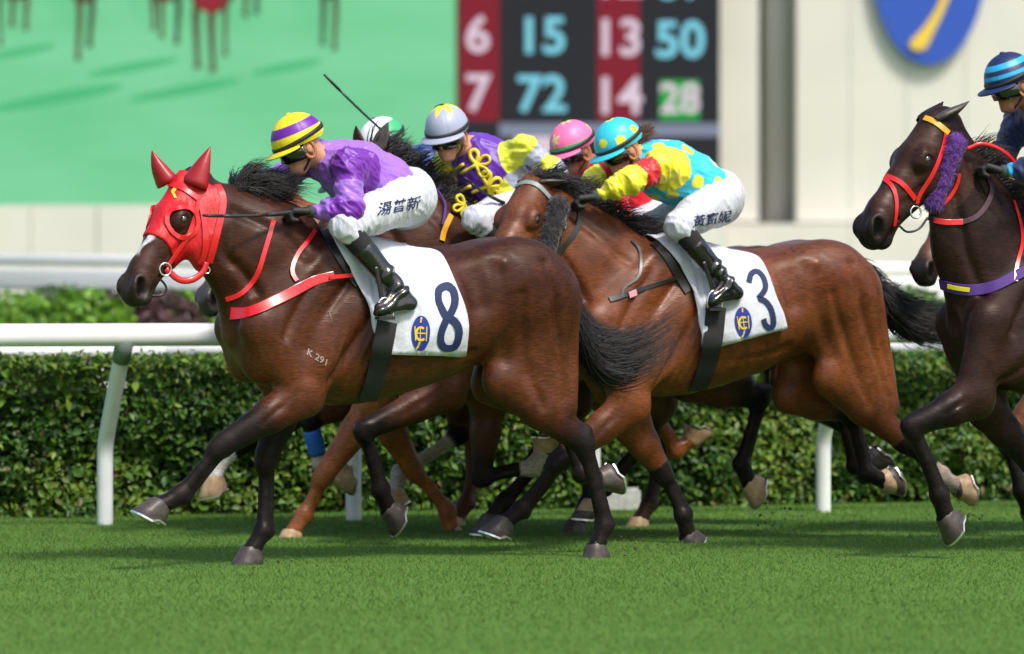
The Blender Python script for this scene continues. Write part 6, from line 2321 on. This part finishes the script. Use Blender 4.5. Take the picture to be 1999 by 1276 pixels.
for s2, base, tip in ((-1, (384, 352), (412, 284)), (1, (322, 348), (298, 291))):   # leather ear covers
    eb = H.hp(0.02, -0.045, 0.062 * s2)
    b0 = H.fr.P(base[0], base[1], eb[1])
    tp = H.fr.P(tip[0], tip[1], eb[1] + 0.015 * s2)
    ds = unit(tp - b0)
    L = np.linalg.norm(tp - b0)
    prof = [(-0.18, 1.15), (0.0, 1.12), (0.1, 1.02), (0.35, 0.86), (0.6, 0.60), (0.82, 0.32), (0.95, 0.13), (1.0, 0.04)]
    v, f = tube_geo([b0 + ds * L * t + H.A * 0.012 * math.sin(t * 2.5) for t, w in prof], [w * 0.056 for t, w in prof], 18, True, 0.8, H.A)
    mesh_obj('ear_cover', v, f, M['red_leather'], ho)
strap(H, 'browband', [(300, 369), (326, 360), (356, 367), (386, 388)], 0.026, 'red_strap', hb, 0.006)
strap(H, 'cheek_strap', [(387, 389), (383, 412), (367, 459), (346, 489), (324, 522)], 0.022, 'red_strap', hb, 0.006)
strap(H, 'throat_strap', [(390, 392), (397, 420), (401, 459), (399, 499), (390, 514)], 0.028, 'red_strap', hb, 0.006)
strap(H, 'neck_strap', [(424, 362), (436, 388), (426, 444), (408, 512)], 0.034, 'red_strap', hb, 0.006)
wire(H, 'chin_rein', [(324, 524), (349, 545), (374, 546), (396, 531), (404, 512)], 0.016, 'red_strap', -0.10, flat=0.45)
strap(H, 'rein', [(534, 430), (517, 488), (500, 540), (470, 574), (442, 584)], 0.024, 'red_strap', None, 0.006)
strap(H, 'breastplate', [(452, 612), (476, 612), (505, 603), (560, 576), (610, 549), (652, 538)], 0.060, 'red_strap', None, 0.006, taper=0.042)
strap(H, 'breastplate_strap', [(640, 541), (680, 537), (715, 533)], 0.020, 'red_strap', None, 0.022)
strap(H, 'martingale_strap', [(614, 450), (598, 474), (581, 495), (569, 530), (580, 549)], 0.022, 'red_strap', None, 0.008)
ring_px(H, 'bit_ring', 318, 525, 0.030, 0.005, 'steel', hb, 0.016)
ring_px(H, 'rein_ring', 404, 527, 0.016, 0.004, 'steel', None, y=-0.10)
wire(H, 'bit_loop', [(295, 538), (314, 546), (325, 562), (318, 575), (296, 577)], 0.006, 'black_strap', -0.09)
text_decal(H.fr, hb, 'hood_letters', 'U Y', (318, 374), (42, 6), (-14, -30), 'ink_yellow', 0.004, ho, 0.02)
saddlecloth(H, [(640, 452), (662, 492), (690, 545), (716, 600), (726, 650), (738, 690)], [(806, 488), (850, 492), (868, 512), (884, 552), (904, 600), (911, 640), (903, 692)])
badge(H, (821, 650), 18.5, 34, 2)
number(H, [[(872, 558), (884, 566), (888, 585), (884, 602), (873, 618), (862, 603), (855, 585), (857, 566), (872, 558), (880, 561)],
           [(873, 618), (890, 630), (896, 648), (890, 672), (880, 678), (868, 678), (860, 668), (861, 648), (873, 618)]], 15)
text_decal(H.fr, [H.bvh], 'brand_mark', 'K 291', (620, 698), (17, 10), (5, -17), 'brand', 0.0035, H.root, 0.02)
strap(H, 'girth', [(754, 628), (746, 680), (732, 735), (713, 784), (704, 797)], 0.100, 'black_webbing', [H.cloth_bvh, H.bvh], 0.016, 0.008)
strap(H, 'saddle_flap', [(632, 452), (655, 490), (684, 535), (700, 556)], 0.046, 'black_strap', None, 0.004, 0.008)
saddle(H, [(735, 488), (790, 491)])
stirrup(H, [(735, 520), (742, 560), (748, 598)], (752, 606))
J = H.J
text_decal(H.fr, [J.leg_bvh], 'name_print', '湯普新', (779, 403), (28, -5), (5, -27), 'ink_navy', 0.004, J.breeches, 0.01)
whip(H.fr, H.fr.P(590, 411, -0.15), H.fr.P(397, 420, -0.30), 'riding_whip', 'black whip held level beside the red hood', r=0.009)

# ---- number three
H = HS['h3']
strap(H, 'browband', [(1000, 372), (1022, 356), (1050, 362), (1076, 390)], 0.026, 'grey_strap', None, 0.006)
strap(H, 'cheek_strap', [(1076, 390), (1085, 420), (1092, 470), (1078, 505)], 0.020, 'black_strap', None, 0.006)
strap(H, 'neck_strap', [(1120, 375), (1131, 410), (1125, 450), (1085, 500)], 0.026, 'black_strap', None, 0.006)
ring_px(H, 'strap_buckle', 1100, 440, 0.018, 0.004, 'steel', None, 0.01, asp=0.6)
fleece_roll(H, 'cheek_roll', (1084, 408), (1056, 488), 0.060, 'fleece_black')
saddlecloth(H, [(1284, 472), (1315, 505), (1345, 560), (1360, 620), (1366, 684)], [(1425, 492), (1470, 500), (1490, 520), (1508, 570), (1524, 610), (1531, 640)], seed=3)
badge(H, (1451, 629), 17, 30, -6)
number(H, [[(1462, 552), (1466, 536), (1478, 530), (1490, 542), (1494, 562), (1484, 578), (1478, 582), (1494, 588), (1506, 606), (1510, 630), (1504, 640), (1494, 634), (1490, 622)]], 12)
text_decal(H.fr, [H.bvh], 'brand_mark', 'E135', (1268, 699), (20, 2), (2, -18), 'brand', 0.0035, H.root, 0.01)
strap(H, 'girth', [(1398, 600), (1390, 665), (1372, 730), (1340, 790), (1326, 806)], 0.105, 'black_webbing', [H.cloth_bvh, H.bvh], 0.018, 0.008)
strap(H, 'saddle_flap', [(1278, 474), (1302, 500), (1330, 548), (1344, 570)], 0.046, 'black_strap', None, 0.004, 0.008)
strap(H, 'breast_strap', [(1190, 585), (1230, 572), (1270, 558), (1310, 545), (1352, 534)], 0.032, 'black_strap', None, 0.006, taper=0.016)
strap(H, 'martingale_strap', [(1232, 470), (1250, 490), (1248, 540), (1218, 560), (1214, 580)], 0.016, 'black_strap', None, 0.006)
strap(H, 'pink_tag', [(1226, 576), (1240, 570)], 0.032, 'tag_pink', None, 0.012, 0.004) if 'tag_pink' in M else None
saddle(H, [(1395, 486), (1430, 492)])
stirrup(H, [(1375, 510), (1388, 550), (1395, 585)], (1396, 590))
text_decal(H.fr, [H.J.leg_bvh], 'name_print', '黃寶妮', (1390, 428), (25, -4), (4, -24), 'ink_navy', 0.004, H.J.breeches, 0.01)
# hair tied under the cap
J = H.J
r = np.random.default_rng(5)
n = 260
root = np.array([J.hp(-0.105, -0.005, 0)] * n) + r.normal(0, 0.012, (n, 3))
tip = root + (-J.hf * 0.10 + J.hu * 0.02) + r.normal(0, 0.016, (n, 3))
v, f = strands(root, tip, (root + tip) / 2 + J.hu * 0.03, 0.002, 6, 0.006, 2)
mesh_obj('hair', v, f, M['hair_person'], J.root)

# ---- black horse on the right
H = HS['h6']
strap(H, 'browband', [(1766, 236), (1790, 229), (1822, 236), (1852, 260)], 0.030, 'amber_strap', None, 0.006)
strap(H, 'noseband', [(1711, 340), (1735, 345), (1762, 358), (1786, 388)], 0.026, 'red_strap', None, 0.006)
strap(H, 'grackle_strap', [(1720, 344), (1744, 365), (1750, 400), (1745, 440)], 0.022, 'red_strap', None, 0.006)
strap(H, 'cheek_strap', [(1846, 262), (1840, 290), (1820, 340), (1790, 390), (1800, 418)], 0.022, 'red_strap', None, 0.006)
strap(H, 'throat_strap', [(1872, 338), (1868, 360), (1850, 390), (1832, 402)], 0.020, 'red_strap', None, 0.006)
strap(H, 'rein', [(1805, 420), (1840, 432), (1885, 432), (1915, 415), (1936, 375), (1928, 345)], 0.026, 'maroon_strap', None, 0.010)
strap(H, 'red_rein', [(1802, 420), (1840, 433), (1880, 433)], 0.028, 'red_strap', None, 0.013)
ring_px(H, 'bit_ring', 1783, 410, 0.030, 0.005, 'steel', None, 0.018)
wire(H, 'bit_loop', [(1756, 440), (1772, 452), (1795, 446), (1812, 424)], 0.006, 'black_strap', -0.12)
fleece_roll(H, 'cheek_roll', (1858, 282), (1822, 388), 0.050, 'fleece_purple', 1400)
strap(H, 'breastgirth', [(1828, 548), (1850, 558), (1890, 566), (1940, 560), (1985, 538), (2030, 515)], 0.055, 'purple_strap', None, 0.008)
strap(H, 'breastgirth_label', [(1852, 557), (1872, 562), (1894, 565)], 0.022, 'braid', None, 0.014, 0.003)
strap(H, 'martingale_strap', [(1978, 392), (1990, 430), (1996, 470), (1985, 520), (1984, 550)], 0.020, 'red_strap', None, 0.008)
saddlecloth(H, [(2010, 440), (2035, 500), (2070, 560), (2090, 640)], [(2180, 470), (2230, 500), (2265, 570), (2280, 650)], seed=4)
strap(H, 'girth', [(2120, 610), (2110, 690), (2080, 780)], 0.10, 'black_webbing', [H.cloth_bvh, H.bvh], 0.006, 0.008)
wire(H, 'loose_rein', [(1888, 290, -0.1), (1920, 280, -0.12), (1960, 295, -0.12), (1990, 325, -0.12)], 0.010, 'red_strap', -0.1, flat=0.5)

# ---- horses behind
H = HS['h2']
strap(H, 'browband', [(694, 272), (712, 274), (734, 288)], 0.03, 'amber_strap', None, 0.006)
strap(H, 'breastplate', [(880, 420), (866, 450), (862, 470)], 0.03, 'amber_strap', None, 0.008)
strap(H, 'rein', [(845, 370), (866, 400), (862, 440)], 0.014, 'purple_strap', None, 0.02)
saddlecloth(H, [(955, 470), (985, 540), (1005, 620), (1010, 690)], [(1115, 490), (1160, 520), (1185, 600), (1190, 690)], seed=5)
J = H.J
def frog(c, s, rot):                                 # a trefoil of braid on the silks
    for k in range(3):
        a0 = rot + (k - 1) * 1.25
        px = []
        for t in np.linspace(0, 2 * math.pi, 15):
            r_ = 10 * s * (1 - math.cos(t)) / 2 * 2
            a = a0 + 0.42 * math.sin(t)
            px.append((c[0] + r_ * math.cos(a), c[1] + r_ * math.sin(a)))
        P3, N3 = surf_path(H.fr, [J.silk_bvh], px, 2.5, 0.005)
        v, f = tube_geo(P3, 0.0115, 7, True, 0.7)
        mesh_obj('braid_loop', v, f, M['braid'], J.silk)
    px = [(c[0], c[1]), (c[0] - 22 * s * math.cos(rot), c[1] - 22 * s * math.sin(rot))]
    P3, N3 = surf_path(H.fr, [J.silk_bvh], px, 3, 0.005)
    v, f = tube_geo(P3, 0.010, 6)
    mesh_obj('braid_bar', v, f, M['braid'], J.silk)
for c, s, rot in (((930, 322), 1.15, -0.5), ((882, 335), 1.0, 2.6), ((952, 362), 1.1, -0.4), ((895, 374), 1.0, 2.7), ((968, 388), 1.0, -0.3), ((908, 400), 0.9, 2.8)):
    frog(c, s * 1.3, rot)
whip(H.fr, H.fr.P(985, 396, -0.30), H.fr.P(906, 346, -0.34), 'riding_whip', 'black whip crossing the purple braided silks', r=0.007)
H = HS['h5']
whip(H.fr, H.fr.P(802, 302, -0.27), H.fr.P(633, 145, -0.30), 'riding_whip', 'long black whip raised against the green screen', r=0.0075)
strap(H, 'noseband', [(432, 540), (420, 560), (440, 600)], 0.02, 'black_strap', None, 0.005)
saddlecloth(H, [(765, 475), (790, 540), (810, 620), (815, 690)], [(910, 490), (950, 520), (975, 600), (980, 690)], seed=6)
H = HS['h4']
saddlecloth(H, [(1175, 475), (1200, 540), (1215, 620), (1220, 680)], [(1320, 490), (1360, 520), (1380, 600), (1385, 680)], seed=7)
H = HS['h8']
K, Fk = H.legs[0]['K'], H.legs[0]['F']
v, f = tube_geo([K + (Fk - K) * t for t in (0.22, 0.3, 0.5, 0.7, 0.78)], [0.046, 0.050, 0.050, 0.048, 0.044], 14)
M['blue_boot'] = simple_mat('blue_leg_boot', lin(30, 96, 186), 0.6)
mesh_obj('leg_boot', v, f, M['blue_boot'], H.root)
saddlecloth(H, [(700, 480), (720, 540), (740, 620), (745, 680)], [(840, 490), (870, 520), (890, 600), (895, 680)], seed=8)
H = HS['h7']
M['blue_strap'] = simple_mat('blue_browband', lin(34, 60, 130), 0.5)
strap(H, 'noseband', [(1806, 442), (1825, 440), (1840, 450)], 0.04, 'blue_strap', None, 0.006)

# ---- turf thrown up behind the hooves
def clods():
    r = np.random.default_rng(77)
    mb = MB()
    cols = []
    for (u, v, D, su, sv, n) in ((1500, 1005, 24.6, 38, 16, 46), (1215, 1066, 22.5, 26, 10, 22), (905, 1030, 24.9, 22, 10, 16), (1360, 1040, 24.0, 24, 10, 18), (1880, 1010, 23.6, 26, 14, 20), (560, 1092, 22.0, 18, 6, 12)):
        for k in range(n):
            p = at(u + r.normal(0, su), v + r.normal(0, sv), D + r.normal(0, 0.12))
            p[2] = max(p[2], 0.006)
            s = 0.003 + 0.008 * r.random() ** 2
            vv = [p + s * unit(d) * (0.6 + 0.8 * r.random()) for d in ((1, 0, 0), (-1, 0, 0), (0, 1, 0), (0, -1, 0), (0, 0, 1), (0, 0, -1))]
            mb.add(vv, [(0, 2, 4), (2, 1, 4), (1, 3, 4), (3, 0, 4), (2, 0, 5), (1, 2, 5), (3, 1, 5), (0, 3, 5)], int(r.random() < 0.5))
    M['soil'] = simple_mat('brown_soil', (0.06, 0.045, 0.025), 0.9)
    M['clipping'] = simple_mat('grass_clipping', (0.09, 0.15, 0.03), 0.8)
    o = mb.obj('kicked_turf', None, None, False, [M['soil'], M['clipping']])
    tag(o, 'bits of soil and grass kicked up behind the hooves', 'turf', kind='stuff')
clods()
